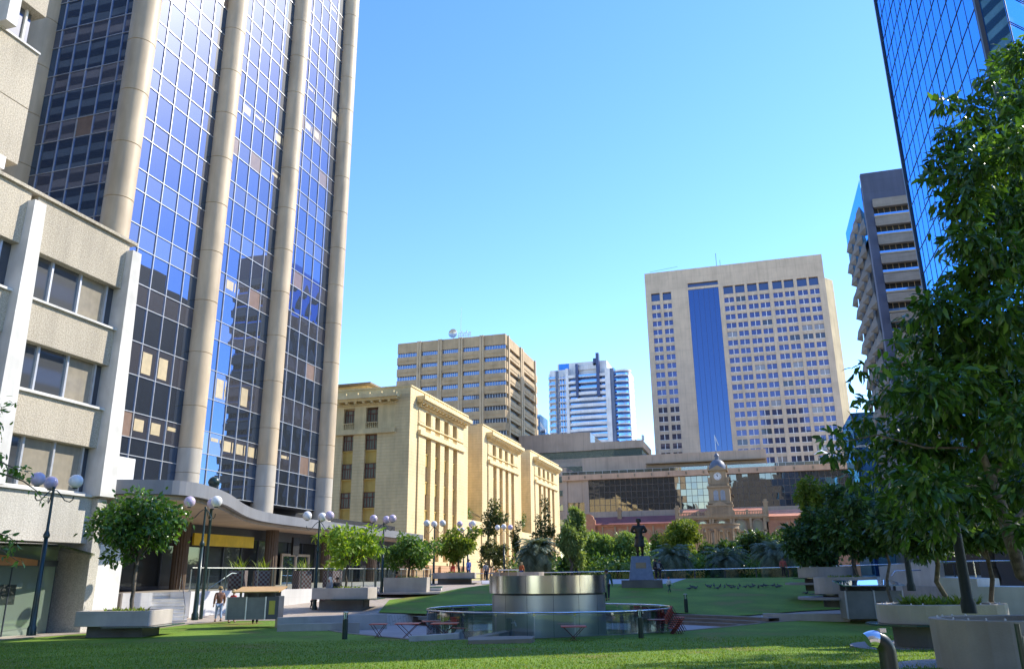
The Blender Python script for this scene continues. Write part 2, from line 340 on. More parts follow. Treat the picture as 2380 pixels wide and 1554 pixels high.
M['lf_grey']=leafm('grey_green_frond',(.10,.15,.11),(.20,.26,.19),(.22,.28,.20),.5,.25,.3)
M['lf_fig']=leafm('fig_leaf',(.15,.26,.07),(.28,.42,.12),(.40,.52,.20),.4,.35,.5)
M['dkb']=mat('dark_grey_facade',(.13,.115,.10),.7,scale=.3)
M['lf_olive']=leafm('olive_leaf',(.05,.085,.025),(.13,.16,.045),(.22,.20,.08),.45,.3,.4)
M['lf_airy']=leafm('soft_green_needle',(.18,.28,.10),(.28,.38,.16),None,.5,.4,.3)
M['lf_yel']=leafm('yellow_green_leaf',(.10,.17,.02),(.22,.30,.05),(.30,.36,.10),.45,.4,.3)
# ================================================================== facade helper
class Face:
    """axis 'X+': plane x=c facing +x, u=y ; 'Y-': plane y=c facing -y, u=x ; 'X-': plane x=c facing -x"""
    def __init__(s,ax,c): s.ax=ax; s.c=c
    def box(s,mb,u0,u1,z0,z1,d0,d1,mi=0):
        c=s.c
        if s.ax=='X+': mb.box(c+d0,c+d1,u0,u1,z0,z1,mi)
        elif s.ax=='X-': mb.box(c-d1,c-d0,u0,u1,z0,z1,mi)
        else: mb.box(u0,u1,c-d1,c-d0,z0,z1,mi)
    def quad(s,mb,u0,u1,z0,z1,d,mi=0,tilt=0,rnd=None):
        c=s.c; t=(rnd.uniform(-tilt,tilt),rnd.uniform(-tilt,tilt),rnd.uniform(-tilt,tilt)) if tilt else (0,0,0)
        pts=[(u0,z0,d),(u1,z0,d+t[0]),(u1,z1,d+t[0]+t[1]),(u0,z1,d+t[1])]
        if s.ax=='X+': v=[(c+q,a,b) for a,b,q in pts]
        elif s.ax=='X-': v=[(c-q,a,b) for a,b,q in pts][::-1]
        else: v=[(a,c-q,b) for a,b,q in pts]
        mb.poly(v,mi)
rnd=random.Random(5)
# ------------------------------------------------------------------ tall pillared tower on the left
T=thing('office_tower','tall dark glass office tower with five round beige granite pillars and a curved grey canopy','office tower',(-36.3,50,1.1))
PY=[36.2,45.2,54.2,63.2]; TT=84.
rows=[7.3,9.01,10.08,11.64,13.95,16.05,18.35,19.79]; z=19.79
while z<TT-4: rows+= [z+2.3,z+3.77]; z+=3.77
short={(rows[i],rows[i+1]) for i in range(1,len(rows)-1) if rows[i+1]-rows[i]<2.15 and i!=1}
fx=Face('X+',-36.3); fy=Face('Y-',36.4)
def bay(fc,us,nm):
    gb=MB(); mb=MB(); bls=[]
    for i in range(len(rows)-1):
        z0,z1=rows[i],rows[i+1]; sh=(z0,z1) in short
        runs=rnd.random()
        for a,b in zip(us,us[1:]):
            q=rnd.random(); mi=1 if sh else 0
            if sh and q<.05: mi=2
            fc.quad(gb,a,b,z0,z1,0,mi,.0035,rnd)
            if sh and fc is fx:
                lit=(z0<17 and runs<.85) or runs<.22
                if lit and rnd.random()<.62:
                    w=b-a; hh=(z1-z0)
                    if rnd.random()<.2: bb=MB(); fc.quad(bb,a+.05,b-.05,z0+.05,z1-.05,.012,1); bls.append(bb)
                    else:
                        x0=a+.12*w; zz=z0+hh*(.12 if z1-z0>1.8 else .3 if rnd.random()<.5 else .62)
                        bb=MB(); fc.quad(bb,x0,x0+w*.55,zz,z1-.22*hh,.012); bls.append(bb)
                        if rnd.random()<.7: bb=MB(); fc.quad(bb,x0+w*.66,x0+w*.74,zz,z1-.22*hh,.012); bls.append(bb)
    for u in us: fc.box(mb,u-.022,u+.022,rows[0],rows[-1],.002,.07)
    for z in rows: fc.box(mb,us[0],us[-1],z-.024,z+.024,.003,.055)
    o=gb.obj(nm,[M['tglass'],M['tglass2'],M['tbrown']],T); mb.obj('mullion_grid',M['alu'],o)
    for bb in bls[:95]: bb.obj('window_blind',[M['blind'],M['tbrown']],o)
for i in range(3): bay(fx,[PY[i]+.75+1.5*k if k not in(0,) else PY[i]+.3 for k in range(0,6)]+[PY[i+1]-.3],'glazed_bay')
fyus=[-36.6,-38.0,-39.33,-40.68,-42.0,-43.35,-44.3]; bay(fy,fyus[::-1],'glazed_bay')
for x,y in [(-36.1,p) for p in PY]+[(-45.2,36.3)]:
    mb=MB(); r=.86 if x>-40 else 1.25
    zs=[5.9]+[8.45,10.1]; zz=12.95
    while zz<TT: zs.append(zz); zz+=3.77
    zs.append(TT)
    for a,b in zip(zs,zs[1:]):
        mi=1 if a<10 else 0
        mb.lathe([(r-.05,a),(r,a+.03),(r,b-.03),(r-.05,b)],(x,y,0),32,mi)
    mb.obj('pillar',[M['granite'],M['granite2']],T)
mb=MB(); mb.box(-75,-36.36,36.45,63.3,7.2,TT); mb.box(-75,-38.6,36.6,84,-1,7.2)
mb.obj('core',M['void'],T)
mb=MB(); mb.box(-75,-36.3,36.2,64.0,TT,TT+1.5); mb.obj('parapet',M['granite'],T)
# canopy: S-curved fascia
cpts=[(-29.35,31.4),(-28.0,31.9),(-26.6,32.8),(-26.45,34.2),(-27.0,36.1),(-28.1,38.9),(-29.5,41.6),(-31.1,44.6),(-32.5,47.6),(-33.6,50.6),(-34.2,54),(-34.45,58),(-34.7,64),(-35.3,74),(-36.0,86)]
def smooth(p,it=2):
    for _ in range(it):
        q=[p[0]]
        for a,b in zip(p,p[1:]): q+= [(a[0]*.75+b[0]*.25,a[1]*.75+b[1]*.25),(a[0]*.25+b[0]*.75,a[1]*.25+b[1]*.75)]
        q.append(p[-1]); p=q
    return p
cs=smooth(cpts)
mb=MB(); mb.prism(cs+[(-40,86),(-40,31.4)],5.62,6.3,0); cn=mb.obj('canopy',M['grey'],T)
mb=MB(); mb.prism([(a-.35,b) for a,b in cs]+[(-40,85.6),(-40,31.6)],5.40,5.60); mb.obj('soffit',M['soffit'],cn)
# recessed ground storey
mb=MB(); sh=Face('X+',-38.0)
for k in range(22):
    y0=35+k*2.2; sh.quad(mb,y0,y0+2.1,1.2,4.6,0)
o=mb.obj('shop_glazing',glass('dark_shop_glass',(.25,.3,.28),.03,.2),T)
mb=MB(); 
for k in range(23): sh.box(mb,35+k*2.2-.1,35+k*2.2,1.1,4.7,0,.1)
sh.box(mb,34.9,84,4.62,5.4,0,.3); sh.box(mb,34.9,84,1.1,1.3,0,.08)
mb.obj('shop_frame',M['alud'],o)
mb=MB(); mb.box(-36.75,-36.65,51.0,51.0+0,0,0) if False else None
p0=at(481,1242,53); p1=at(588,1250,61.5)
mb=MB(); fs=Face('X+',-36.95); fs.box(mb,47.6,54.6,3.95,4.75,0,.15); mb.obj('sign_board',M['yellow'],T)
mb=MB(); fd=Face('X+',-37.8)
for y0,y1 in ((60.0,60.2),(62.1,62.35),(64.25,64.45)): fd.box(mb,y0,y1,1.1,3.7,0,.15)
fd.box(mb,60.2,64.25,3.5,3.7,0,.15); d=mb.obj('door_frame',mat('cream_door_frame',(.55,.47,.34),.5),T)
mb=MB(); fd.quad(mb,60.2,62.1,1.2,3.5,.03); fd.quad(mb,62.35,64.25,1.2,3.5,.03); mb.obj('door_leaf',M['tglass'],d)
flm=mat('brown_fluted_stone',(.13,.09,.06),.6)
for y in (39.5,46.5,57.2,66,75):
    mb=MB(); mb.prism([(-36.9+(.5 if i%2 else .44)*math.cos(2*PI*i/32),y+(.5 if i%2 else .44)*math.sin(2*PI*i/32)) for i in range(32)],1.1,5.4); mb.obj('column',flm,T)
mb=MB(); mb.box(-36.0,-35.8,58.6,59.5,3.5,4.9); mb.obj('hanging_sign',M['black'],T)
# podium flank wall between the two buildings
mb=MB(); mb.box(-33,-29.55,31.95,33.1,-.6,7.5); mb.box(-33,-29.5,31.35,31.95,-.6,3.3); mb.obj('flank_wall',M['whitep'],T)
# ------------------------------------------------------------------ pebble-faced building at far left
NBD=thing('office_building','low pebble textured concrete office building with white fins and bands of three pane windows','office building',(-29,26,-.5))
f0=Face('X+',-29.35)   # panel plane
def fin(y0,y1):
    mb=MB(); m=(y0+y1)/2; h0=(y1-y0)/2*1.55; h1=(y1-y0)/2
    a=[(-30,m-h0),(-28.75,m-h0),(-28.75,m+h0),(-30,m+h0)]; b=[(-30,m-h1),(-28.95,m-h1),(-28.95,m+h1),(-30,m+h1)]
    mb.prism(a,5.4,17.7,0,b); mb.obj('fin',M['fin'],NBD)
fin(24.47,25.07); fin(30.42,31.02); fin(18.4,19.0); fin(12.4,13.0)
mb=MB(); mb.box(-45,-31.9,4,31.2,-.6,17.2); mb.box(-45,-33.9,4,24.4,17.2,40); mb.obj('core',M['void'],NBD)
spand=[(15.64,18.15),(11.63,13.42),(7.62,9.42),(3.3,5.36)]
for (ya,yb) in ((24.95,30.6),(18.85,24.6),(12.85,18.5)):
    for k,(z0,z1) in enumerate(spand):
        mb=MB(); f0.box(mb,ya,yb,z0,z1,-.6,0); 
        mb.obj('spandrel_panel',M['pebble'] if k<3 else M['pebble2'],NBD,bevel=.02)
    for z0,z1 in ((13.42,15.64),(9.42,11.63),(5.36,7.62)):
        mb=MB(); f0.box(mb,ya,yb,z0,z0+.10,-.5,.14); f0.box(mb,ya,yb,z0+.1,z0+.22,-.5,-.22)
        w=mb.obj('window',M['fin'],NBD); n=3; L=(yb-.75-ya)/n
        mb=MB()
        for k in range(n+1): f0.box(mb,ya+k*L-.05,ya+k*L+.05,z0+.2,z1,-.46,-.30)
        mb.obj('frame',M['alu'],w); mb=MB()
        for k in range(n): f0.quad(mb,ya+k*L,ya+(k+1)*L,z0+.2,z1,-.42,1 if k==2 or (z0<6 and k==1) else 0,.01,rnd)
        f0.box(mb,ya+n*L+.05,yb,z0,z1,-.6,-.44,2)
        mb.obj('pane',[M['wglass'],M['wblind'],M['alud']],w)
mb=MB(); mb.box(-45,-29.2,4,30.95,18.15,18.3); mb.obj('parapet',M['pebble'],NBD)
MB().box(-45,-29.0,30.45,31.0,-.6,5.3).obj('end_pier',M['pebble2'],NBD,bevel=.02)
# set-back upper storeys
f1=Face('X+',-31.0)
for z0,z1 in ((20.0,22.9),(22.93,25.9),(28.05,31.0),(31.03,33.9)):
    mb=MB(); f1.box(mb,18,25.0,z0,z1,-1,0); mb.obj('upper_panel',M['pebble'],NBD,bevel=.02)
for z0 in (25.9,33.9):
    mb=MB(); f1.box(mb,18,25.0,z0,z0+.1,-1,.1); f1.box(mb,24.25,24.35,z0,z0+2.2,-.5,-.35); f1.box(mb,18,24.6,z0+.1,z0+.2,-.5,-.3); w=mb.obj('window',M['fin'],NBD)
    mb=MB(); f1.quad(mb,18,24.6,z0+.1,z0+2.1,-.45); mb.obj('pane',M['wglass'],w)
mb=MB(); a=[(-32,22.55),(-30.3,22.55),(-30.3,23.1),(-32,23.1)]; mb.prism(a,25.95,40); mb.obj('fin',M['fin'],NBD)
mb=MB(); mb.box(-32,-30.9,18,24.3,19.4,20); mb.obj('ledge',M['whitep'],NBD)
# shopfront and awning
fsf=Face('X+',-30.2)
mb=MB()
for k in range(7): fsf.quad(mb,14.0+k*2.26,14.0+(k+1)*2.26-.03,-.5,2.3,0,0,.01,rnd)
fsf.quad(mb,14,29.8,2.55,3.3,0.02)
sg=mb.obj('shop_window',M['shopg'],NBD)
mb=MB(); 
for k in range(8): fsf.box(mb,14.0+k*2.26-.03,14.0+k*2.26,-.5,2.3,0,.03)
fsf.box(mb,14,29.8,2.3,2.55,-.1,.1); mb.obj('frame',M['alud'],sg)
mb=MB(); fsf.quad(mb,24.0,27.9,.75,1.55,.012); mb.obj('window_print',glass('photo_strip',(.3,.35,.35),.05,.3,base=(.03,.045,.04),wav=.3,wsc=3),sg)
mb=MB(); mb.add([(-30.1,14,2.3),(-30.1,28.6,2.32),(-30.1,28.6,2.55),(-30.1,25.6,2.85),(-30.1,14,2.85)],[(0,1,2,3,4)]); mb.add([(-30.0,14,2.3),(-30.0,28.6,2.32),(-30.0,28.6,2.55),(-30.0,25.6,2.85),(-30.0,14,2.85)],[(0,1,2,3,4),]); aw=mb.obj('sign_band',M['orange'],NBD)
def text(s,size,loc,rot,m,parent,name,ext=.01):
    cu=bpy.data.curves.new(name,'FONT'); cu.body=s; cu.size=size; cu.extrude=ext; cu.align_x='CENTER'; cu.align_y='CENTER'
    o=bpy.data.objects.new(name,cu); COL.objects.link(o); dg=bpy.context.evaluated_depsgraph_get(); me=bpy.data.meshes.new_from_object(o.evaluated_get(dg))
    bpy.data.objects.remove(o); me.materials.clear(); me.materials.append(m); o=bpy.data.objects.new(name,me); COL.objects.link(o)
    o.matrix_world=Matrix.Translation(Vector(loc)-(parent.location if parent and not parent.parent else parent.parent.location if parent else Vector()))@rot
    if parent: o.parent=parent
    return o
RX=Matrix.Rotation(PI/2,4,'Z')@Matrix.Rotation(PI/2,4,'X')   # reads along +y, faces +x
text('irst',.42,(-29.97,25.0,2.57),RX,M['whitep'],aw,'lettering')
mb=MB(); mb.add([(-30.2,14,3.25),(-28.2,14,3.0),(-28.2,27.8,3.15),(-30.2,27.8,3.3)],[(0,1,2,3)]); mb.add([(-30.2,27.8,3.3),(-28.2,27.8,3.15),(-28.9,30.6,2.85),(-30.2,30.6,3.0)],[(0,1,2,3)])
mb.add([(-30.2,14,3.20),(-28.2,14,2.92),(-28.2,27.8,3.05),(-30.2,27.8,3.2)],[(3,2,1,0)]); mb.add([(-30.2,27.8,3.2),(-28.2,27.8,3.05),(-28.9,30.6,2.75),(-30.2,30.6,2.9)],[(3,2,1,0)])
mb.add([(-28.2,14,2.92),(-28.2,27.8,3.05),(-28.2,27.8,3.15),(-28.2,14,3.0)],[(0,1,2,3)]); mb.add([(-28.2,27.8,3.05),(-28.9,30.6,2.75),(-28.9,30.6,2.85),(-28.2,27.8,3.15)],[(0,1,2,3)])
mb.obj('awning',clear('awning_glass',(.55,.6,.5),refl=.1,rough=.15),NBD)
# ------------------------------------------------------------------ cream heritage building: three wings
CR=thing('heritage_building','cream rusticated heritage building with three matching wings, dentilled cornices and red brown sash windows','heritage building',(-46,150,1.3))
BASE=1.2
lowz=[(19.4,21.6),(15.3,17.5),(11.2,13.4),(7.1,9.3)]
def sash(fc,u0,u1,z0,z1,d,parent):
    mb=MB(); fc.box(mb,u0,u1,z0,z0+.12,d,d+.12); fc.box(mb,u0,u1,z1-.1,z1,d,d+.1); fc.box(mb,u0,u0+.1,z0,z1,d,d+.1); fc.box(mb,u1-.1,u1,z0,z1,d,d+.1)
    zm=z1-(z1-z0)*.33; fc.box(mb,u0,u1,zm-.06,zm+.06,d,d+.11)
    for q in (.27,.73): uu=u0+(u1-u0)*q; fc.box(mb,uu-.05,uu+.05,z0,z1,d,d+.09)
    uu=(u0+u1)/2; fc.box(mb,uu-.03,uu+.03,z0,zm,d,d+.08)
    w=mb.obj('window',M['sash'],parent); mb=MB(); fc.quad(mb,u0,u1,z0,z1,d+.03); mb.obj('pane',M['cglass'],w)
def wallopen(fc,mb,u0,u1,z0,z1,opens,d0,d1,mi=0):
    """wall between u0,u1 with full-height slots 'opens' [(a,b)]"""
    x=u0
    for a,b in opens: fc.box(mb,x,a,z0,z1,d0,d1,mi); x=b
    fc.box(mb,x,u1,z0,z1,d0,d1,mi)
def balus(fc,mb,a,b,z0,z1,d):
    n=6
    for i in range(n):
        u=a+(b-a)*(i+.5)/n; c=(fc.c+d,u,0) if fc.ax=='X+' else (u,fc.c-d,0)
        mb.lathe([(.05,z0+.1),(.1,z0+.3),(.05,z0+.6),(.07,z1-.1)],c,6)
    fc.box(mb,a,b,z1-.1,z1,d-.12,d+.12); fc.box(mb,a,b,z0,z0+.1,d-.12,d+.12)
def cornice(fc,mb,u0,u1):
    fc.box(mb,u0,u1,26.75,27.3,0,1.35); fc.box(mb,u0+.15,u1-.15,26.45,26.75,0,1.0); fc.box(mb,u0+.5,u1-.5,25.95,26.15,0,.35)
    u=u0+.6
    while u<u1-.5: fc.box(mb,u,u+.35,26.15,26.45,0,.85); u+=1.35
    u=u0+.5
    while u<u1-.5: fc.box(mb,u,u+.12,26.0,26.15,.35,.45); u+=.26
    u=u0+.4
    while u<u1-.3: fc.box(mb,u,u+.18,27.3,27.62,1.0,1.2); u+=1.9
for bi,(Y0,Y1) in enumerate(((104.,128.8),(136.5,161.9),(169.5,196.6))):
    L=Y1-Y0; s=L/24.8; X=Face('X+',-46.); Yf=Face('Y-',Y0)
    ops=[(Y0+a*s,Y0+b*s) for a,b in ((5.6,7.65),(9.4,11.4),(13.2,15.15),(17.05,19.0))]
    U0=Y0+2.9*s; U1=Y0+22.1*s
    mb=MB()
    mb.box(-60,-47.0,Y0+1.0,Y1,BASE,27.9)                     # inner core
    wallopen(X,mb,Y0+.03,Y1,3.4,21.7,ops,-1,0); X.box(mb,U0,U1-0,3.4,3.9,0,.2)
    wallopen(X,mb,U0,ops[0][0],3.9,21.7,[],0,.22); 
    for (a,b),(c,d) in zip(ops,ops[1:]): X.box(mb,b,c,3.9,21.7,0,.22)
    X.box(mb,ops[3][1],U1,3.9,21.7,0,.22)
    X.box(mb,Y0+.03,U0,21.7,28.3,-1,0); X.box(mb,U1,Y1,21.7,28.3,-1,0)
    wx=mb.obj('wing_wall',M['cream'],CR)
    mb=MB()
    wallopen(X,mb,U0,U1,22.4,25.6,ops,-1,.12); X.box(mb,U0,U1,25.6,28.3,-1,.0)
    X.box(mb,U0-.1,U1+.1,21.7,22.4,-1,.55); X.box(mb,U0,U1,23.25,23.4,0,.3)
    cornice(X,mb,Y0+2.2*s,U1+1.2)
    X.box(mb,Y0,Y1,28.3,28.5,-1,.12)
    for a,b in ops: balus(X,mb,a,b,22.4,23.4,.0)
    for (a,b) in zip([U0]+[o[1] for o in ops],[o[0] for o in ops]+[U1]):
        X.box(mb,a+.35,b-.35,23.7,25.2,.12,.17)
    mb.obj('entablature',M['creamp'],CR)
    for a,b in ops:
        mb=MB(); X.box(mb,a,b,3.4,21.7,-1,-.72)
        for z0,z1 in lowz: X.box(mb,a,b,z1-4.05+0,z0,-.9,-.30) ; X.box(mb,a-.02,b+.02,z0-.15,z0,-.3,-.18)
        mb.obj('spandrel_panel',M['ochre'],CR)
        for z0,z1 in lowz: sash(X,a+.05,b-.05,z0,z1,-.62,CR)
        sash(X,a+.05,b-.05,23.3,25.5,-.72,CR)
    # -Y face
    mb=MB()
    if bi==0:
        yo=[(-56.6,-54.85),(-53.0,-51.05)]
        wallopen(Yf,mb,-60,-48.3,3.4,21.7,yo,-1,0); Yf.box(mb,-48.3,-47.001,3.4,28.3,-1,.06); mb.box(-47.001,-46.001,Y0-.06,Y0,3.4,28.3)
        mb.obj('wing_wall',M['cream'],CR); mb=MB()
        wallopen(Yf,mb,-60,-48.3,22.4,25.6,yo,-1,.0); Yf.box(mb,-60,-48.3,25.6,28.3,-1,0); Yf.box(mb,-60,-48.2,21.7,22.4,-1,.35); cornice(Yf,mb,-62,-47.6); Yf.box(mb,-60,-46,28.3,28.5,-1,.12)
        for a,b in yo: balus(Yf,mb,a,b,22.4,23.4,.05)
        mb.obj('entablature',M['creamp'],CR)
        for a,b in yo:
            mb=MB(); Yf.box(mb,a,b,3.4,21.7,-1,-.42)
            for z0,z1 in lowz: Yf.box(mb,a-.02,b+.02,z0-.15,z0,-.42,-.2)
            mb.obj('spandrel_panel',M['ochre'],CR)
            for z0,z1 in lowz: sash(Yf,a+.05,b-.05,z0,z1,-.4,CR)
            sash(Yf,a+.05,b-.05,23.3,25.4,-.5,CR)
    else:
        Yf.box(mb,-60,-46.02,3.4,28.27,-.9,0); mb.obj('wing_wall',M['cream'],CR); mb=MB(); cornice(Yf,mb,-60,-49.0)
        for k in (0,): mb.tube([(-51.6,Y0-.15,4),(-51.6,Y0-.15,26)],.1,6)
        mb.obj('entablature',M['creamp'],CR)
    mb=MB(); mb.box(-60,-45.85,Y0-.1,Y1+.1,BASE-2,3.4); 
    for k in range(5):
        y=Y0+2.4+k*5.0*s; mb.box(-45.85,-45.5,y-.6,y+.6,BASE-2,3.3)
    mb.obj('base_storey',M['sandst'],CR)
mb=MB(); mb.box(-80,-54,104.5,196,BASE-2,27.3); mb.box(-54.0,-46.2,128.85,136.4,BASE-2,9.8); mb.box(-54,-46.2,162,169.4,BASE-2,9.3); mb.obj('rear_range',M['cream'],CR)
mb=MB(); mb.box(-54.0,-46.0,128.85,136.4,9.8,11.0); mb.box(-54,-46.0,162,169.4,9.3,10.5); mb.obj('link_parapet',M['creamp'],CR)
mb=MB(); mb.box(-66,-55,108,120,27.3,30.0); mb.box(-67,-54,107,121,30.0,30.25,1); mb.box(-75,-65,108,125,27.3,31); mb.box(-76,-64.5,107.5,126,31,31.3,1); mb.obj('roof_plant_room',[M['creamp'],M['slab']],CR)
# ------------------------------------------------------------------ tan office tower behind
B=thing('office_tower','tan concrete slab office tower with ribbon windows and paired piers behind the cream heritage building','office tower',(-95,268,1.3))
Fb=Face('Y-',248.); Fs=Face('X+',-75.4); ft=80.9
mb=MB(); mb.box(-115,-76.2,248.9,288.6,0,ft-.4); mb.obj('core',M['alud'],B)
fb=[(-115.1,-107.6),(-106.1,-99.8),(-98.3,-92.2),(-90.7,-84.5),(-83.0,-75.4)]
sb=[(251.8,265.6),(269.6,285.6)]
for (a,b) in fb:
    k=0
    while 77.2-4.2*k>15:
        zt=77.2-4.2*k; zb=zt-1.55
        mb=MB(); Fb.quad(mb,a,b,zb-.1,zt+.1,-.5)
        n=8; w=mb.obj('window_band',M['bwin'],B)
        mb=MB()
        for i in range(n+1): u=a+(b-a)*i/n; Fb.box(mb,u-.06,u+.06,zb,zt,-.5,-.4)
        mb.obj('mullion',M['alu'],w)
        k+=1
for (a,b) in sb:
    k=0
    while 77.2-4.2*k>15:
        zt=77.2-4.2*k; zb=zt-1.55
        mb=MB(); Fs.quad(mb,a,b,zb-.1,zt+.1,-.9); w=mb.obj('window_band',M['bwin'],B); k+=1
mb=MB(); k=0
Fb.box(mb,-115.1,-75.4,77.2,80.9,-.9,0)
Fs.box(mb,249,288.6,77.2,80.9,-1.2,0)
while 77.2-4.2*k>15:
    zt=77.2-4.2*k-1.55; zb=zt-2.65
    for (a,b) in fb: Fb.box(mb,a,b,zb,zt,-.9,.25); Fb.box(mb,a+1,b-1,zt-1.5,zt-1.3,.25,.4); Fb.box(mb,(a+b)/2-.3,(a+b)/2+.3,zt-1.5,zt-.9,.25,.45)
    for (a,b) in sb: Fs.box(mb,a-.3,b+.3,zb,zt,-1.2,.2); Fs.box(mb,a+1.5,b-1.5,zt-1.6,zt-1.4,.2,.35)
    Fs.box(mb,248.9,251.4,zb,zt,-1.2,.2); Fs.box(mb,286.4,289.2,zb,zt,-1.2,.3)
    k+=1
mb.obj('spandrel_bands',M['tan'],B)
for (a,b) in ((-107.6,-106.1),(-99.8,-98.3),(-92.2,-90.7),(-84.5,-83.0)):
    mb=MB(); Fb.box(mb,a,b-.75,0,80.95,-.9,.55); Fb.box(mb,b-.6,b,0,80.95,-.9,.55); mb.obj('pier',M['tan2'],B)
for (a,b) in ((250.6,251.6),(265.8,267.2),(268,269.3),(285.7,286.6)):
    mb=MB(); Fs.box(mb,a,b,0,80.95,-.9,.55); mb.obj('pier',M['tan2'],B)
mb=MB(); cx,cy=-92.5,250.5
mb.lathe([(.01,0),(1.0,.15),(1.6,.55),(1.6,.75)],(0,0,0),20)
dm=[(v[0],v[1],v[2]) for v in mb.v]; mb.v=[(cx-3+ -v[2]*.8+v[0]*.3,cy-v[2]*.6-v[0]*.1,83.6+v[1]) if False else (cx-2.6+v[0],cy-v[2],83.4+v[1]) for v in dm]
mb.tube([(cx-2.6,cy,81),(cx-2.6,cy,83.5)],.15,6)
for i in range(8): x=cx-.6+i*.6; mb.tube([(x,cy,81),(x,cy,82.6+.9*(i%3))],.09,5); mb.rbox((x,cy-.2,82.6+.5*(i%3)),.35,.2,.9)
mb.tube([(cx-.8,cy,82.4),(cx+4,cy,82.4)],.07,5); mb.tube([(cx-.8,cy,83.4),(cx+4,cy,83.4)],.07,5); mb.tube([(cx,cy,81),(cx+.2,cy,93)],[.12,.03],5)
mb.obj('antenna_rack',M['alu'],B)
# ------------------------------------------------------------------ white and blue apartment tower
A=thing('apartment_tower','white and blue high rise apartment tower with curved balconies and two dark blue fins','apartment tower',(-80,430,1.3))
Fa=Face('Y-',420.)
mb=MB(); mb.box(-102.5,-98.6,421.5,440,40,110.4); mb.box(-102.6,-102.0,420,421.5,40,109.5); mb.box(-92.9,-91.3,419.6,440,40,112); mb.box(-70.8,-68.2,419.6,440,40,110.5); mb.box(-97.8,-70,422,440,108,115.6); mb.box(-102.2,-98.8,421,440,108,111.8); mb.obj('wall',M['white'],A)
mb=MB(); mb.box(-98.6,-97.5,420.5,440,40,111.5); mb.box(-68.2,-66.3,420.4,440,40,110.5); mb.obj('side_strip',M['bluegrey'],A)
mb=MB(); Fa.quad(mb,-97,-91.2,112,115.3,-1.95); mb.obj('roof_screen',mat('bright_blue_panel',(.02,.25,.85),.4),A)
gl=MB(); gl.box(-98,-66,422.4,440,40,111); gl.box(-66.2,-58.5,424,440,40,108.2); gl.obj('glazing',M['bluegl'],A)
for k in range(20):
    z=109.3-3.33*k
    mb=MB(); mb.box(-102.7,-98.6,419.2,421.6,z-2.9,z-2.6); mb.box(-102.5,-98.9,419.3,419.4,z-2.6,z-1.6,1); mb.box(-101.4,-99.4,421.3,421.49,z-2.5,z-.5,1); mb.obj('balcony',[M['white'],M['bluegl']],A)
    mb=MB(); mb.lathe([(.1,0),(2.6,0),(2.6,.35),(.1,.35)],(-95.2,422,z-2.9),14,0,PI,2*PI)
    for i in range(4): t=PI+PI*(i+.8)/5; mb.box(-95.2+2.3*math.cos(t)-.25,-95.2+2.3*math.cos(t)+.05,421.9+2.3*math.sin(t),422.2+2.3*math.sin(t),z-2.6,z+.3)
    mb.obj('bay_balcony',M['white'],A)
    if k>=0:
        n=12; pts=[]; x0,x1=(-91.3,-70.8)
        for i in range(n+1): u=i/n; pts.append((x0+(x1-x0)*u,420.2-1.9*math.sin(PI*u)))
        pr=pts+[(x1,422.6),(x0,422.6)]
        mb=MB()
        if k<3:
            mb.box(-91.3,-87,419.2,422.5,z-2.9,z-1.5); mb.box(-75,-70.8,419.2,422.5,z-2.9,z-1.5); mb.box(-85.3,-75.6,419,422.5,z-2.9,z-2.5); mb.box(-85.3,-75.6,419,419.1,z-2.5,z-1.6,1)
        else: mb.prism(pr,z-2.9,z-1.35)
        mb.obj('balcony',[M['white'],M['bluegl']],A)
    n=14; mb=MB(); pr=[(-62.3+4.3*math.cos(t),424-4.3*math.sin(t)) for t in [PI*i/n for i in range(n+1)]]
    if k==0: mb.prism([(-62.0+(5.0 if i>4 else 4.3)*math.cos(PI-PI*i/n),424-4.6*math.sin(PI*i/n)) for i in range(n+1)],108.3,109.2)
    mb.prism([(a,b) for a,b in pr],z-3.4,z-2.9); mb.prism([(-62.3+(a+62.3)*.97,424+(b-424)*.97) for a,b in pr],z-2.9,z-1.9,1); mb.box(-58.6,-58.1,422,440,z-2.9,z-.2)
    mb.obj('round_balcony',[M['white'],M['bluegl']],A)
mb=MB(); mb.prism([(-87,418.6),(-85.6,418.6),(-85.6,422),(-87,422)],95.5,114); mb.obj('fin',M['navy'],A)
mb=MB(); mb.prism([(-75.4,418.6),(-73.8,418.6),(-73.8,422),(-75.4,422)],95,119.3); mb.prism([(-77.4,421),(-75.4,421),(-75.4,422),(-77.4,422)],113,117); mb.obj('fin',M['navy'],A)
mb=MB(); mb.add([(-86,421,112),(-75.4,421,112),(-75.4,421,114.3),(-86,421,112.6)],[(0,1,2,3)]); mb.box(-86,-75.4,421.05,423,111,112); mb.obj('wing_roof',M['white'],A)
# small glass block with logo panel, left of the apartment tower
G=thing('glass_building','pale blue glass building with square grey roof logo, beside the tan tower','building',(-90,341,1))
p=at(1249,965,350); q=at(1270,1002,350)
mb=MB(); mb.box(p.x-12,p.x+1.2,p.y,p.y+14,20,at(1250,963,350).z); mb.box(p.x+1.2,q.x-.2,p.y,p.y+14,20,at(1262,1003,350).z); mb.obj('glazed_body',glass('pale_blue_glass',(.45,.75,1),.05,.6,base=(.15,.3,.5)),G)
mb=MB(); zt=at(1252,972,350).z; zb=at(1262,1000,350).z; mb.add([(p.x+1.25,p.y-.1,zb+2),(q.x-.1,p.y-.1,zb-1),(q.x-.1,p.y-.1,zt-5),(p.x+1.25,p.y-.1,zt-1.5)],[(0,1,2,3)]); mb.box(p.x+1.25,q.x-.1,p.y,p.y+.5,zb-1,zt-5); s_=mb.obj('sign_panel',M['white'],G)
cx=(p.x+1.25+q.x)/2; mb=MB()
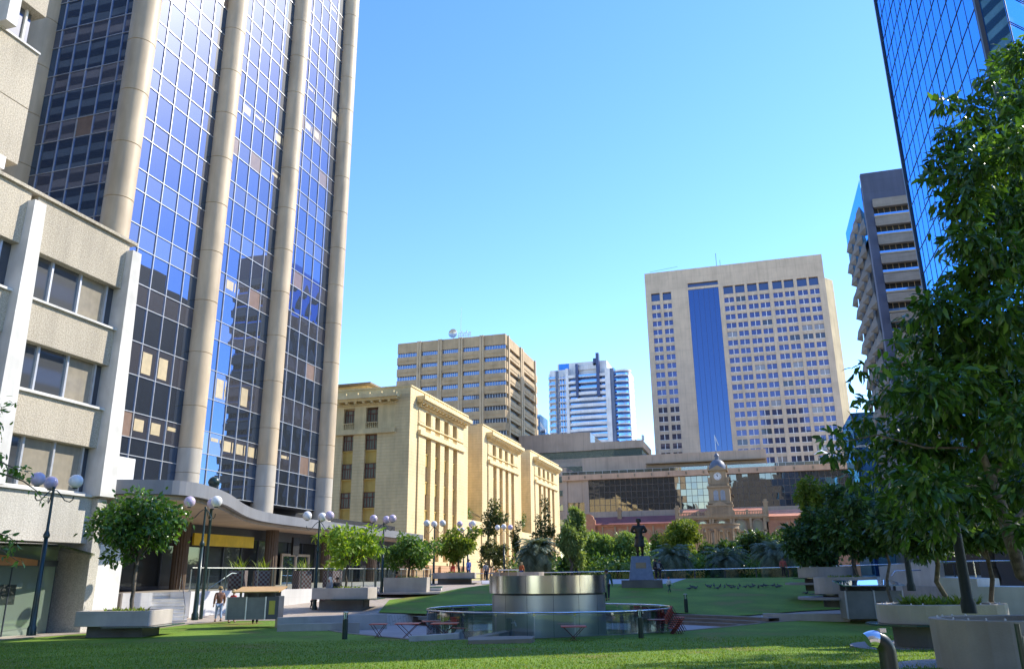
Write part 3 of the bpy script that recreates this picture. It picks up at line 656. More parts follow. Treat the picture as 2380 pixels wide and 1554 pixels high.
for a,b,c,d in ((0,1,0,.15),(0,1,.85,1),(0,.15,.15,.85),(.85,1,.15,.85)): mb.box(cx-.8+a*1.6,cx-.8+b*1.6,p.y-.3,p.y-.12,zt-8+c*2.6,zt-8+d*2.6)
mb.obj('square_logo',M['bluegrey'],s_)
# ------------------------------------------------------------------ hotel tower
H=thing('hotel_tower','wide beige precast hotel tower with a tall blue glass strip and rows of paired windows','hotel tower',(0,312,1.3))
Fh=Face('Y-',300.); 
mb=MB(); mb.box(-33,33.5,301,322,10,116.2); mb.obj('core',M['beige'],H)
mb=MB(); 
groups=[[(-30.86,-27.5),(-26.4,-23.1)],[(-3.2,.35),(1.15,4.6)],[(5.6,9.1),(9.9,13.35)],[(14.8,18.2),(19.0,22.4)],[(23.6,27.1),(27.9,31.2)]]
tops=103.43; nr=24
cols=[c for gg in groups for c in gg]
xs=[-33.0]; 
# piers (vertical) and spandrels (horizontal) in front of recessed windows
prev=-33.0
edges=[(-33.0,-30.86),(-27.5,-26.4),(-23.1,-16.5),(-5.0,-3.2),(.35,1.15),(4.6,5.6),(9.1,9.9),(13.35,14.8),(18.2,19.0),(22.4,23.6),(27.1,27.9),(31.2,33.5)]
for a,b in edges: Fh.box(mb,a,b,20,108.1,-1.2,0 if b-a>.9 else -.15)
Fh.box(mb,-33,33.5,108.1 if False else 110.8,116.8,-1.2,0); Fh.box(mb,-33,-16.5,108.1,110.8,-1.2,0); Fh.box(mb,-5,33.5,108.1,110.8,-1.2,0); Fh.box(mb,-16.5,-5,108.1,109.1,-1.2,0)
for a,b in cols:
    for k in range(nr):
        zt=tops-3.42*k-2.15; Fh.box(mb,a,b,zt-1.27,zt,-1.2,-.25)
for gg in groups: Fh.box(mb,gg[0][0],gg[1][1],tops,104.9,-1.2,-.25)
mb.obj('facade',M['beige'],H)
slotm=glass('dark_slot_glass',(.14,.18,.3),.1,.4,base=(.03,.04,.07))
for gg in groups: mb=MB(); Fh.quad(mb,gg[0][0],gg[1][1],104.9,108.1,-.9); mb.obj('plant_louvre',slotm,H)
mb=MB(); Fh.quad(mb,-16.5,-5,109.1,110.8,-.9); mb.obj('plant_louvre',slotm,H)
mb=MB()
n=6
for i in range(n):
    a=-16.5+11.5*i/n; 
    for k in range(19): Fh.quad(mb,a,a+11.5/n,20+k*4.64,20+(k+1)*4.64,-.25,0,.003,rnd)
sp=mb.obj('blue_glass_strip',M['hglassd'],H)
mb=MB()
for i in range(n+1): a=-16.5+11.5*i/n; Fh.box(mb,a-.05,a+.05,20,108.1,-.25,-.12)
mb.obj('mullion',M['navy'],sp)
allw=[(a,b,tops-3.42*k) for (a,b) in cols for k in range(nr) if tops-3.42*k>30]
rnd.shuffle(allw); allw.sort(key=lambda w:-(w[0]>-4)*1)
def hwin(mb1,mb2,a,b,zt):
    m=(a+b)/2; Fh.quad(mb1,a,m-.12,zt-2.15,zt,-.55); Fh.quad(mb1,m+.12,b,zt-2.15,zt,-.55); Fh.box(mb1,m-.12,m+.12,zt-2.15,zt,-.7,-.4,1); Fh.box(mb1,a,b,zt-2.2,zt-2.05,-.6,-.2,1)
curt=glass('curtained_window',(.3,.3,.36),.1,.25,base=(.28,.24,.2)); dkw=glass('open_dark_window',(.2,.2,.25),.05,.3,base=(.03,.025,.02))
for a,b,zt in allw[:100]:
    mb=MB(); hwin(mb,None,a,b,zt); q=rnd.random(); mb.obj('window',[curt if q<.12 else dkw if q<.22 else M['hglass'],M['white']],H)
mb=MB()
for a,b,zt in allw[100:]: hwin(mb,None,a,b,zt)
o=mb.obj('window',[M['hglass'],M['white']],H); o['kind']='stuff'
mb=MB(); mb.prism([(33.5,300.6),(36.7,304.8),(36.7,320),(33.5,320)],10,107.6); mb.obj('side_wing',M['yel'],H)
mb=MB(); mb.tube([(-5,305,116),(-5,305,124)],.1,5); mb.tube([(-3.6,305,116),(-3.6,305,121)],.08,5); 
for x in (-20,-13,-9): mb.tube([(x,303,116),(x,303,118)],.12,5)
mb.tube([(-31,302,118),(-20,302,119)],.06,5); mb.obj('roof_mast',M['alud'],H)
# ------------------------------------------------------------------ station podium complex
P=thing('podium_building','long low tan and glass podium building with pale orange terrace band, behind the clock tower','podium building',(-5,250,1.3))
Fp=Face('Y-',240.)
mb=MB(); Fp.box(mb,-55,75,29.45,31.1,-14,.9); mb.obj('terrace_band',M['orange'] if False else mat('salmon_precast',(.62,.40,.26),.8,scale=.2),P)
for k in range(26):
    pass
mb=MB()
for k in range(27): x=-53+k*5.0; Fp.box(mb,x,x+.35,29.9,30.7,.9,1.1)
mb.obj('wall_lights',M['stoned'],P)
mb=MB(); Fp.box(mb,-55,75,31.1,32.0,.6,.66); o=mb.obj('terrace_balustrade',clear('terrace_glass',(.6,.68,.66),refl=.15),P)
mb=MB()
for k in range(52): x=-55+k*2.5; Fp.box(mb,x,x+.08,31.1,32.05,.66,.74)
Fp.box(mb,-55,75,32.0,32.08,.58,.72); mb.obj('rail',M['alu'],o)
mb=MB(); Fp.box(mb,-54.6,-47.2,19.9 if False else 22.9,29.45,-3,0); Fp.box(mb,-55,-53.6,18,29.45,-3,.25); Fp.box(mb,-48.4,-47.0,18,29.45,-3,.25); Fp.box(mb,-55,75,15,20.0,-3,.1); Fp.box(mb,-49.8,5.2,31.1,37.0,-12,-5.5); mb.box(-54.5,75,243.2,262,10,29.4); mb.obj('precast_wall',M['beiged'],P)
mb=MB(); Fp.box(mb,-29.9,5.0,32.9,33.5,-5.5,-4.3); Fp.box(mb,-29.9,5.0,33.9,34.2,-5.5,-3.3); mb.obj('pergola',M['stoned'],P)
mb=MB(); cwx=-47.0
while cwx<74.9:
    for i in range(5): Fp.quad(mb,cwx,cwx+1.6,20+i*1.89,20+(i+1)*1.89,-.3,0,.014,rnd)
    cwx+=1.6
for i in range(4): Fp.quad(mb,-53.5+i*1.3,-53.5+(i+1)*1.3,20,22.9,-.3,0,.014,rnd)
cw=mb.obj('curtain_wall',M['pglass'],P)
mb=MB(); x=-47.0
while x<75: Fp.box(mb,x-.05,x+.05,20,29.45,-.3,-.15); x+=1.6
for i in range(1,5): Fp.box(mb,-47,75,20+i*1.89-.05,20+i*1.89+.05,-.3,-.17)
mb.obj('mullion',mat('brown_mullion',(.16,.13,.11),.5),cw)
# stepped upper left storeys
mb=MB(); mb.box(-75,-50.2,262,285,41.8,48); mb.box(-50.2,-32.7,262,285,41.9,44.4); mb.box(-75,-32.7,262.6,285,36,39.4); mb.box(-75,-50,256,262.5,30,37.4); mb.box(-75,-55,246,262,14,34.4); mb.obj('upper_storeys',M['beiged'],P)
mb=MB(); mb.box(-75,-33.2,262.9,284,39.4,41.9); mb.obj('window_band',M['gglass'],P)
for z0 in (35.0,30.6,26.4,22,17.5):
    mb=MB(); mb.box(-74,-49.7 if z0>33 else -54.8,245.7 if z0<33 else 255.8,262,z0-.8,z0+.9); mb.obj('window_band',M['gglass'],P)
mb=MB(); mb.box(-50.2,-50.1,262.1,270,44.5,47.8); mb.box(-33,-32.4,262,264,44.4,46); mb.tube([(-50,266,44.3),(-33,266,45.4)],.06,5); mb.obj('roof_rail',M['alu'],P)
mb=MB(); 
for i,x in enumerate((8,17.5)): 
    mb.tube([(x+1.5*i,238.5,31),(x+1.5*i,238.5,33.6)],.06,5)
mb.lathe([(2.2,0),(.05,1.3)],(19.6,236.6,33.4),8); mb.obj('terrace_parasol',M['whitep'],P)
# ------------------------------------------------------------------ heritage station with clock tower
S=thing('railway_station','old sandstone and brick railway station with domed clock tower and terracotta roofs','railway station',(-8,232,1.3))
Fz=Face('Y-',225.)
mb=MB(); mb.box(-20,3.1,225.6,243,0,16.6); Fz.box(mb,-20.4,3.5,16.3,16.9,-1,.5); Fz.box(mb,-20.2,3.3,15.9,16.3,-1,.2); Fz.box(mb,-20.2,3.3,12.6,12.9,-1,.25)
for x in (-20,-16.2,-11.6,-10.9,-6.2,-5.5,-1.2,2.3): Fz.box(mb,x,x+.6,2,16,-.6,.25)
mb.obj('centre_block',M['stone'],S)
def arch(fc,cx,z0,w,zs,d,mi,mb,fan=10):
    pts=[(cx-w/2,z0),(cx+w/2,z0)]+[(cx+w/2*math.cos(t),zs+w/2*math.sin(t)) for t in [PI*i/fan for i in range(fan+1)]]
    mb.poly([(a,fc.c-d,b) for a,b in pts],mi)
for x in (-18,-13.4,-8.4,-3.5,.9):
    mb=MB(); arch(Fz,x,12.9,2.2,14.4,-.55,0,mb); w=mb.obj('arched_window',M['cglass'],S)
    mb=MB(); 
    for i in range(10):
        t0=PI*i/10; t1=PI*(i+1)/10; mb.poly([(x+q*math.cos(t),224.9+.0,14.4+q*math.sin(t)) for q,t in ((1.1,t0),(1.45,t0),(1.45,t1),(1.1,t1))])
    mb.box(x-1.45,x-1.1,224.9,225.1,12.9,14.4); mb.box(x+1.1,x+1.45,224.9,225.1,12.9,14.4); mb.obj('arch_surround',M['stoned'],w)
mb=MB()
for a,b in ((-19.6,-11.9),(-5.2,2.9)): Fz.box(mb,a,b,16.9,17.05,-.4,.3); Fz.box(mb,a,b,17.75,17.95,-.4,.3)
x=-19.5
while x<2.9:
    if not -12<x<-5.3: mb.lathe([(.09,17.05),(.14,17.3),(.08,17.75)],(x,225.0,0),6)
    x+=.42
for x in (-19.9,-14.3,-12.2,-5.2,-1.6,2.9): mb.box(x-.35,x+.35,224.6,225.4,16.9,18.2)
mb.obj('parapet_balustrade',M['stone'],S)
for a,b in ((-19.4,-11.9),(-5.2,2.6)):
    mb=MB(); mb.add([(a,225.6,17.0),(b,225.6,17.0),(b-.4,229,19.0),(a+1.2 if a<-15 else a,229,19.0),(a,232,17),(b,232,17)],[(0,1,2,3),(3,2,5,4),(0,3,4),(1,5,2)]); mb.obj('roof',M['terra'],S)
mb=MB(); mb.box(-44.7,-20.4,226,243,0,15.0); Fz.box(mb,-45,-20.3,14.8,15.3,-1.5,-.6); mb.box(3.5,40,226,243,0,15.8); Fz.box(mb,3.3,40,15.7,16.3,-1.5,-.6)
mb.obj('wing_wall',M['brick'],S)
mb=MB(); 
for x in [-42.5+3.5*k for k in range(7)]+[6.5+3.8*k for k in range(8)]:
    for i in range(10):
        t0=PI*i/10; t1=PI*(i+1)/10
        for r0,r1 in ((.7,.95),(1.25,1.55)): mb.poly([(x+q*math.cos(t),225.95,12.4+q*math.sin(t)) for q,t in ((r0,t0),(r1,t0),(r1,t1),(r0,t1))])
    mb.box(x+1.6,x+2.0,225.7,226.2,5,14.8)
mb.obj('stone_arches',M['stone'],S)
mb=MB(); mb.add([(-43.6,225.2,15.3),(-20.4,225.2,15.3),(-20.4,230.5,17.7),(-43.6,230.5,17.7),(-43.6,236,15.3),(-20.4,236,15.3)],[(0,1,2,3),(3,2,5,4)]); mb.obj('roof',M['rroof'],S)
mb=MB(); mb.add([(3.4,225.2,16.3),(40,225.2,16.3),(40,230.5,18.3),(3.4,230.5,18.3),(3.4,236,16.3),(40,236,16.3)],[(0,1,2,3),(3,2,5,4)]); mb.obj('roof',M['terra'],S)
mb=MB(); pts=[(-47.2,13.5),(-42.6,13.5),(-42.6,16.6)]+[(-44.9+1.9*math.cos(t),16.9+1.5*math.sin(t)) for t in [PI*i/8 for i in range(9)]]+[(-47.2,16.6)]
mb.add([(a,225.0,b) for a,b in pts]+[(a,226.2,b) for a,b in pts],[tuple(range(len(pts))),tuple(range(2*len(pts)-1,len(pts)-1,-1))]+[(i,i+len(pts),(i+1)%len(pts)+len(pts),(i+1)%len(pts)) for i in range(len(pts))]); mb.obj('gable',M['brick'],S)
for cx,cy,zz in ((-36.3,229.5,19.9),(3.3,226,20.6),(-19.9,225.6,19.6)):
    mb=MB(); mb.box(cx-.55,cx+.55,cy-.5,cy+.5,15,zz-.6); mb.box(cx-.75,cx+.75,cy-.7,cy+.7,zz-.6,zz-.3); mb.box(cx-.4,cx+.4,cy-.4,cy+.4,zz-.3,zz+.3); mb.obj('chimney',M['stone'],S)
# clock tower
mb=MB(); c=(-8.4,228.2)
mb.box(-11.9,-5.2,224.4,231.5,16.6,19.5); mb.box(-12.1,-5.0,224.2,231.7,19.3,19.7)
mb.add([(-10.6,224.2,19.7),(-6.4,224.2,19.7),(-8.5,224.2,20.7),(-10.6,226,19.7),(-6.4,226,19.7),(-8.5,226,20.7)],[(0,1,2),(1,4,5,2),(0,2,5,3),(3,5,4)])
for x in (-10.6,-9.4,-8.2,-7.0): mb.box(x-.15,x+.15,224.2,224.5,17.1,19.2)
mb.box(-11.2,-5.6,225.2,231.2,19.5,24.6); mb.box(-11.6,-5.2,224.8,231.6,20.0,20.5); mb.box(-11.5,-5.3,224.9,231.5,24.3,24.75)
for k in range(11): mb.box(-11.1+k*.55-.1,-11.1+k*.55+.1,225.0,225.2,24.75,25.3)
mb.box(-10.9,-5.9,225.3,231,24.7,25.6); mb.box(-10.5,-6.2,225.5,230.8,25.2,29.2); mb.box(-11,-5.7,225.0,231.3,28.9,29.2)
mb.add([(-10.4,225.0,29.2),(-6.3,225.0,29.2),(-8.35,225.0,30.3),(-10.4,226.4,29.2),(-6.3,226.4,29.2),(-8.35,226.4,30.3)],[(0,1,2),(1,4,5,2),(0,2,5,3),(3,5,4)])
for x in (-10.7,-5.9): mb.box(x-.35,x+.35,225.1,225.9,25.5,27.0); mb.lathe([(.25,29.2),(.3,29.5),(.05,30.6)],(x,225.4,0),8)
ct=mb.obj('clock_tower',M['stone'],S)
mb=MB()
for x in (-9.25,-7.45): arch(Fz,x,20.9,1.25,23.0,-.15,0,mb)
mb.obj('arched_opening',mat('pale_louvre',(.30,.33,.36),.6),ct)
mb=MB(); mb.lathe([(2.35,29.2),(2.3,29.9),(2.15,30.6),(1.75,31.4),(1.1,32.0),(.6,32.2),(.55,33.0),(.75,33.1),(.6,33.5),(.15,34.0),(.1,34.6)],(-8.35,228.1,0),16); mb.obj('dome',M['dome'],ct)
mb=MB(); mb.tube([(-8.35,228.1,34),(-8.45,228.1,39)],.07,5); mb.add([(-8.4,228.1,38.6),(-7.7,228.1,36.2),(-7.4,228.1,36.1),(-8.2,228.1,38.4)],[(0,1,2,3)]); mb.obj('flagpole',M['alu'],ct)
mb=MB(); mb.poly([(-8.45+1.02*math.cos(2*PI*i/32),225.46,27.35+1.02*math.sin(2*PI*i/32)) for i in range(32)]); ck=mb.obj('clock_face',mat('clock_white',(.82,.82,.78),.5),ct)
mb=MB()
for i in range(12):
    t=2*PI*i/12; d=Vector((math.sin(t),0,math.cos(t))); n_=Vector((math.cos(t),0,-math.sin(t))); c0=Vector((-8.45,225.44,27.35))
    mb.poly([c0+d*.72-n_*.06,c0+d*.92-n_*.06,c0+d*.92+n_*.06,c0+d*.72+n_*.06])
for t,l,w in ((R(-3),.86,.06),(R(-28),.62,.10)):
    d=Vector((math.sin(t),0,math.cos(t))); n_=Vector((math.cos(t),0,-math.sin(t))); c0=Vector((-8.45,225.42,27.35))
    mb.poly([c0-d*.15-n_*w,c0+d*l-n_*w*.4,c0+d*l+n_*w*.4,c0-d*.15+n_*w])
mb.obj('hands_and_numerals',M['black'],ct)
# round memorial colonnade in front
p=at(1663,1226,182); c=(p.x,p.y+5); zt=p.z+1.0
ME=thing('war_memorial','round open sandstone colonnade memorial in front of the station','memorial',(c[0],c[1],1.3))
mb=MB(); mb.lathe([(4.6,zt-1.1),(5.0,zt-1.1),(5.0,zt-.25),(5.25,zt-.2),(5.25,zt),(4.5,zt),(4.5,zt-1.1)],(c[0],c[1],0),40); mb.obj('ring_beam',M['stone'],ME)
for k in range(16):
    t=2*PI*k/16; MB().lathe([(.45,1.3),(.38,1.8),(.33,zt-1.6),(.42,zt-1.4),(.5,zt-1.1)],(c[0]+4.75*math.cos(t),c[1]+4.75*math.sin(t),0),10).obj('column',M['stone'],ME)
# ------------------------------------------------------------------ right side: sculpted tower
Q=thing('office_tower','dark clad office tower with grey horizontal spandrels and scalloped concrete sun hoods on its side','office tower',(35,160,1.3))
Fq=Face('Y-',145.); Fl=Face('X-',24.6)
mb=MB(); mb.box(25.2,35,145.6,171.8,0,71.6); mb.obj('core',M['void'],Q)
mb=MB(); Fq.box(mb,24.6,35,66.6,72.1,-1,.1); Fq.box(mb,24.6,25.9,0,66.6,-1,.1); Fl.box(mb,145,146.5,0,67,-.8,0.05); mb.obj('cladding',M['r2dark'],Q)
k=0
while 66.5-3.63*k>12:
    zt=66.5-3.63*k
    mb=MB(); mb.add([(25.9,144.6,zt-1.5),(35,144.6,zt-1.5),(35,144.3,zt),(25.9,144.3,zt),(26.4,146,zt-1.5),(35,146,zt-1.5),(35,146,zt),(25.9,146,zt)],[(0,1,2,3),(0,4,5,1),(3,2,6,7),(0,3,7,4)]); mb.obj('spandrel',M['r2conc'],Q)
    mb=MB(); Fq.box(mb,25.9,35,zt-3.05,zt-2.55,-.3,-.2,0); Fq.box(mb,25.9,35,zt-3.32,zt-3.05,-1,.1,1)
    for x in range(8): Fq.box(mb,26.7+x*1,26.76+x*1,zt-2.6,zt-1.5,-.55,-.45,1)
    mb.obj('balcony_rail',[M['bluegl'],M['tan2']],Q); k+=1
mb=MB(); Fl.quad(mb,146.5,171.8,60,71.7,0.02); mb.obj('side_glazing',M['rglass'],Q)
k=0
for j in range(17):
    for i in range(5):
        y=148.5+i*5.2+(0 if j%2 else 2.6); zt=68.5-3.63*j
        if y>171: continue
        # curved hood, narrow ridge at the top flaring out at the foot
        mb=MB(); w=1.35
        v=[(24.6,y,zt),(24.55,y-w,zt-2.4),(23.5,y,zt-3.2),(24.55,y+w,zt-2.4),(23.9,y,zt-1.4),(24.6,y-w*.4,zt-3.5),(24.6,y+w*.4,zt-3.5)]
        mb.add(v,[(0,1,4),(0,4,3),(1,2,4),(4,2,3),(1,5,2),(2,6,3),(5,6,2)]); mb.obj('sun_hood',M['hood'],Q)
# ------------------------------------------------------------------ blue mirror tower on the right
Z_=thing('glass_tower','tall blue mirror glass curtain wall tower at the right edge','glass tower',(13,45,1))
Fr=Face('X-',13.); zmax=108
mb=MB(); ys=[58.85-1.33*i for i in range(16)]+[38.5]
zs=[4.2+1.755*i for i in range(60)]
for a,b in zip(ys,ys[1:]):
    for z0,z1 in zip(zs,zs[1:]): Fr.quad(mb,b,a,z0,z1,0,0,.004,rnd)
for z0,z1 in zip(zs,zs[1:]): mb.poly([(13.0,58.85,z0),(13.25,60.2,z0),(13.25,60.2,z1),(13.0,58.85,z1)][::1])
cwt=mb.obj('curtain_wall',M['rglass'],Z_)
mb=MB()
for i,y in enumerate(ys): Fr.box(mb,y-.014,y+.014,4,zs[-1],0,.02)
Fr.box(mb,58.75,58.95,4,zs[-1],0,.12)
for z in zs: Fr.box(mb,ys[-1],58.85,z-.018,z+.018,0,.03)
mb.obj('mullion_grid',M['alud'],cwt)
mb=MB(); mb.prism([(13.05,38.6),(13.98,38.05),(36.8,60.15),(13.3,60.15),(13.05,58.85)],4.2,zs[-1]); mb.obj('core',mat('navy_core',(.03,.06,.14),.4),Z_)  # wedge plan: unseen back cut along the sun's direction to light the lawn
MB().prism([(13.5,39.2),(14.2,39),(36,60),(13.7,60)],0,4.2).obj('base_storey',M['void'],Z_)
mb=MB()
for z0,z1 in zip(zs,zs[1:]): mb.poly([(13.92,37.85,z0),(13.02,38.45,z0),(13.02,38.45,z1),(13.92,37.85,z1)])
mb.obj('corner_glazing',M['rglass'],cwt)
mb=MB(); gm=MB()
for z0,z1 in zip(zs,zs[1:]):
    for i in range(10): a0=i/10; a1=(i+1)/10; mb.poly([(13.95+23*a1,37.9+22.1*a1,z0),(13.95+23*a0,37.9+22.1*a0,z0),(13.95+23*a0,37.9+22.1*a0,z1),(13.95+23*a1,37.9+22.1*a1,z1)][::-1])
    gm.tube([(13.98,37.87,z0),(37,60,z0)],.03,4)
for i in range(16): gm.tube([(13.98+1.44*i,37.87+1.385*i,4.2),(13.98+1.44*i,37.87+1.385*i,zs[-1])],.03,4)
mb.obj('rear_glazing',M['rglass'],cwt); gm.obj('mullion_grid',M['alud'],cwt)
mb=MB(); mb.prism([(12.9,38.4),(13.06,38.3),(13.06,38.6),(12.9,38.6)],4,zs[-1]); mb.obj('corner_mullion',M['alud'],Z_)
# unseen block added behind the mirror tower to shade the far lawn and it shows in the left tower's glass
K=thing('office_block','unseen brown concrete office block added behind the blue mirror tower to shade the far lawn, reflected in the glass','office block',(40,88,1))
mb=MB(); mb.box(24,56,71,99,0,50); mb.box(30,50,76,95,50,53); o=mb.obj('wall',M['dkb'],K)
K2=thing('office_block','dark stepped office block beyond the mirror tower, seen only reflected in the pillared tower','office block',(40,116,1)); mb=MB(); mb.box(31,52,104,127,0,55); mb.box(36,50,108,124,55,60); mb.obj('wall',M['dkb'],K2)
mb=MB(); fk=Face('X-',24.0)
for j in range(11): fk.box(mb,71.5,98.5,2.5+j*3.8,4.4+j*3.8,-.2,.02)
mb.obj('window_band',M['bwin'],K)
# low glass block behind the right trees
p=at(1966,985,150); 
LB=thing('low_glass_building','low blue glass building glimpsed between the hotel and the dark tower','building',(25,172,1))
mb=MB(); a=at(1962,986,172); b=at(2040,986,172); mb.box(a.x,b.x,172,190,0,a.z); o=mb.obj('glazed_wall',M['rglass'],LB)
mb=MB(); mb.box(a.x-.1,b.x,171.7,172.0,a.z-3,a.z-2.6); mb.box(a.x-.1,b.x,171.7,172.0,a.z-7,a.z-6.6); mb.obj('floor_band',M['whitep'],LB)

# city blocks behind the viewer, seen only as reflections in the glass fronts
for i,(x0,x1,y0,y1,h,mm,lab) in enumerate(((-190,-50,-75,-45,135,'dkb','tall tan office block behind the viewer, mirrored in the shaded end of the pillared tower'),(-14,30,-75,-48,62,'dkb','dark office block behind the viewer, mirrored in the steel drum'),(32,60,-40,5,16,'dkb','low dark office block behind the viewer on the right, mirrored in the steel drum'))):
    t=thing('office_block',lab,'office block',((x0+x1)/2,y1,0)); MB().box(x0,x1,y0,y1,0,h).obj('wall',M[mm],t); mb=MB()
    for j in range(int(h/3.8) if i!=1 else 3): mb.box(x0+1,x1-1,y1-.2,y1+.05,2.5+j*3.8,4.4+j*3.8)
    mb.obj('window_band',M['void'],t)
# ================================================================== ground
def loft(A,B_,n,dz,name,m,gz=True,zf=None):
    """sheet between two ground polylines with equal counts"""
    vs=[];fs=[];k=len(A)
    for j in range(n+1):
        t=j/n
        for a,b in zip(A,B_):
            x=a[0]+(b[0]-a[0])*t; y=a[1]+(b[1]-a[1])*t; vs.append((x,y,(g(x,y) if zf is None else zf(x,y))+dz))
    for j in range(n):
        for i in range(k-1): fs.append((j*k+i,j*k+i+1,(j+1)*k+i+1,(j+1)*k+i))
    mb=MB(); mb.add(vs,fs,0,True); o=mb.obj(name,m); struct(o); return o
def dens(p,n):
    q=[]
    for a,b in zip(p,p[1:]):
        for i in range(n): q.append(tuple(a[k]+(b[k]-a[k])*i/n for k in range(2)))
    q.append(tuple(p[-1][:2])); return q
C0=at(1273,1300,35.0); C0=(C0.x,C0.y)
hx,hy=-math.sin(YAW),math.cos(YAW); lx,ly=math.cos(YAW),math.sin(YAW)
fl=[-30,-10,0,6,12]+[14+2*i for i in range(8)]+[29+.6*i for i in range(32)]+[49+1.5*i for i in range(18)]+[80,90,110,150,220,400,900]
ll=[-700,-300,-150,-90,-60,-45,-36]+[-32+1.0*i for i in range(60)]+[32,45,60,90,150,300,700]
mb=MB(); vs=[]
for f in fl:
    for l in ll:
        x=hx*f+lx*l; y=hy*f+ly*l; z=g(x,y)
        if math.hypot(x-C0[0],y-C0[1])<12.3: z=-1.3
        if f>95: z=z-1.5 if f<200 else z
        vs.append((x,y,z))
k=len(ll); mb.add(vs,[(j*k+i,j*k+i+1,(j+1)*k+i+1,(j+1)*k+i) for j in range(len(fl)-1) for i in range(k-1)],0,True)
struct(mb.obj('ground',M['paver']))
# near lawn
Bpx=[(-260,1516),(0,1489),(200,1473),(320,1466),(440,1452),(535,1444),(640,1443),(705,1448),(728,1457),(760,1466),(800,1473),(880,1481),(960,1489),(1090,1488),(1240,1486),(1370,1480),(1480,1475),(1600,1467),(1700,1457),(1780,1448),(1880,1442),(1970,1439),(2150,1436),(2600,1440)]
Bp=[place(a,b) for a,b in Bpx]; Bp=[(p.x,p.y) for p in Bp]
Ap=[(hx*5+lx*t,hy*5+ly*t) for t in [-16+28*i/(len(Bp)-1) for i in range(len(Bp))]]
Bd=dens(Bp,4); Ad=dens(Ap,4); loft(Ad,Bd,40,.03,'near_lawn',M['grass'])
mb=MB()
for (a,b) in zip(Bd,Bd[1:]):
    d=Vector((b[0]-a[0],b[1]-a[1])); L=d.length; d/=L; n_=Vector((-d.y,d.x)); q=[]
    for (x,y) in (a,b): q.append((x,y))
    za,zb=g(*a)+.05,g(*b)+.05
    v=[(a[0],a[1],-1.2),(b[0],b[1],-1.2),(b[0]+n_.x*.22,b[1]+n_.y*.22,-1.2),(a[0]+n_.x*.22,a[1]+n_.y*.22,-1.2),(a[0],a[1],za),(b[0],b[1],zb),(b[0]+n_.x*.22,b[1]+n_.y*.22,zb),(a[0]+n_.x*.22,a[1]+n_.y*.22,za)]
    mb.add(v,[(4,5,6,7),(0,1,5,4),(2,3,7,6)])
struct(mb.obj('kerb',M['slab']))
# sunken plaza
mb=MB(); mb.poly([(C0[0]+12.2*math.cos(t),C0[1]+12.2*math.sin(t),-.7) for t in [2*PI*i/64 for i in range(64)]]); struct(mb.obj('plaza_floor',mat('purple_grey_paving',(.33,.28,.27),.6,c2=(.27,.23,.23),scale=.8,stretch=(1,3,1))))
mb=MB(); a0,a1=R(38),R(142)
mb.lathe([(10.1,-.7),(10.1,-.56),(10.6,-.56),(10.6,-.42),(11.1,-.42),(11.1,-.28),(11.7,-.28),(11.7,-.9)],(C0[0],C0[1],0),60,0,a0,a1); st=struct(mb.obj('curved_steps',mat('brown_step_stone',(.24,.19,.14),.8,scale=1.5)))
for p in st.data.polygons: p.use_smooth=False
# far lawn
npx=[(880,1424),(960,1421),(1060,1420),(1180,1419),(1300,1419),(1430,1419),(1560,1421),(1680,1423),(1760,1426),(1860,1421),(1960,1416)]
tpx=[(905,1395),(1010,1380),(1080,1366),(1150,1357),(1300,1357),(1420,1358),(1560,1357),(1600,1343),(1740,1340),(1850,1338),(1930,1338)]
np_=[]
for i,(a,b) in enumerate(npx):
    p=place(a,b); r=math.hypot(p.x-C0[0],p.y-C0[1])
    if 0<i<9: dx,dy=(p.x-C0[0])/r,(p.y-C0[1])/r; np_.append((C0[0]+dx*11.65,C0[1]+dy*11.65))
    else: np_.append((p.x,p.y))
def fz(px,py):
    p=place(px,py); 
    if fwd(p.x,p.y)>76: p=onf(px,76)
    return (p.x,p.y)
tp_=[fz(a,b) for a,b in tpx]
loft(dens(np_,6),dens(tp_,6),30,.05,'far_lawn',M['grass'])
# statue court paving
a=place(1120,1357); b=place(1575,1357); c=onf(1605,73); d=onf(1120,73); mb=MB(); n=8
loft([(a.x+(b.x-a.x)*i/n,a.y+(b.y-a.y)*i/n) for i in range(n+1)],[(d.x+(c.x-d.x)*i/n,d.y+(c.y-d.y)*i/n) for i in range(n+1)],6,.035,'statue_court',mat('pale_blue_paving',(.42,.42,.46),.6,scale=.7))
# grass blades on the front lawn
def fastmesh(name,co,nv,m,parent=None,off=(0,0,0)):
    """co: (nfaces*nv,3) array, every face nv verts"""
    nf=len(co)//nv; me=bpy.data.meshes.new(name); me.vertices.add(len(co)); me.vertices.foreach_set('co',(co-np.array(off)).astype(np.float32).ravel())
    me.loops.add(len(co)); me.loops.foreach_set('vertex_index',np.arange(len(co),dtype=np.int32)); me.polygons.add(nf)
    me.polygons.foreach_set('loop_start',np.arange(0,len(co),nv,dtype=np.int32)); me.polygons.foreach_set('loop_total',np.full(nf,nv,dtype=np.int32))
    me.materials.append(m); me.update(calc_edges=True); o=bpy.data.objects.new(name,me); COL.objects.link(o)
    if parent is not None: o.parent=parent
    return o
rg=np.random.default_rng(3)
n=130000; f=11.5+19*rg.random(n)**1.7; l=(rg.random(n)-.5)*2*(f*.70+1)
ptx=hx*f+lx*l; pty=hy*f+ly*l
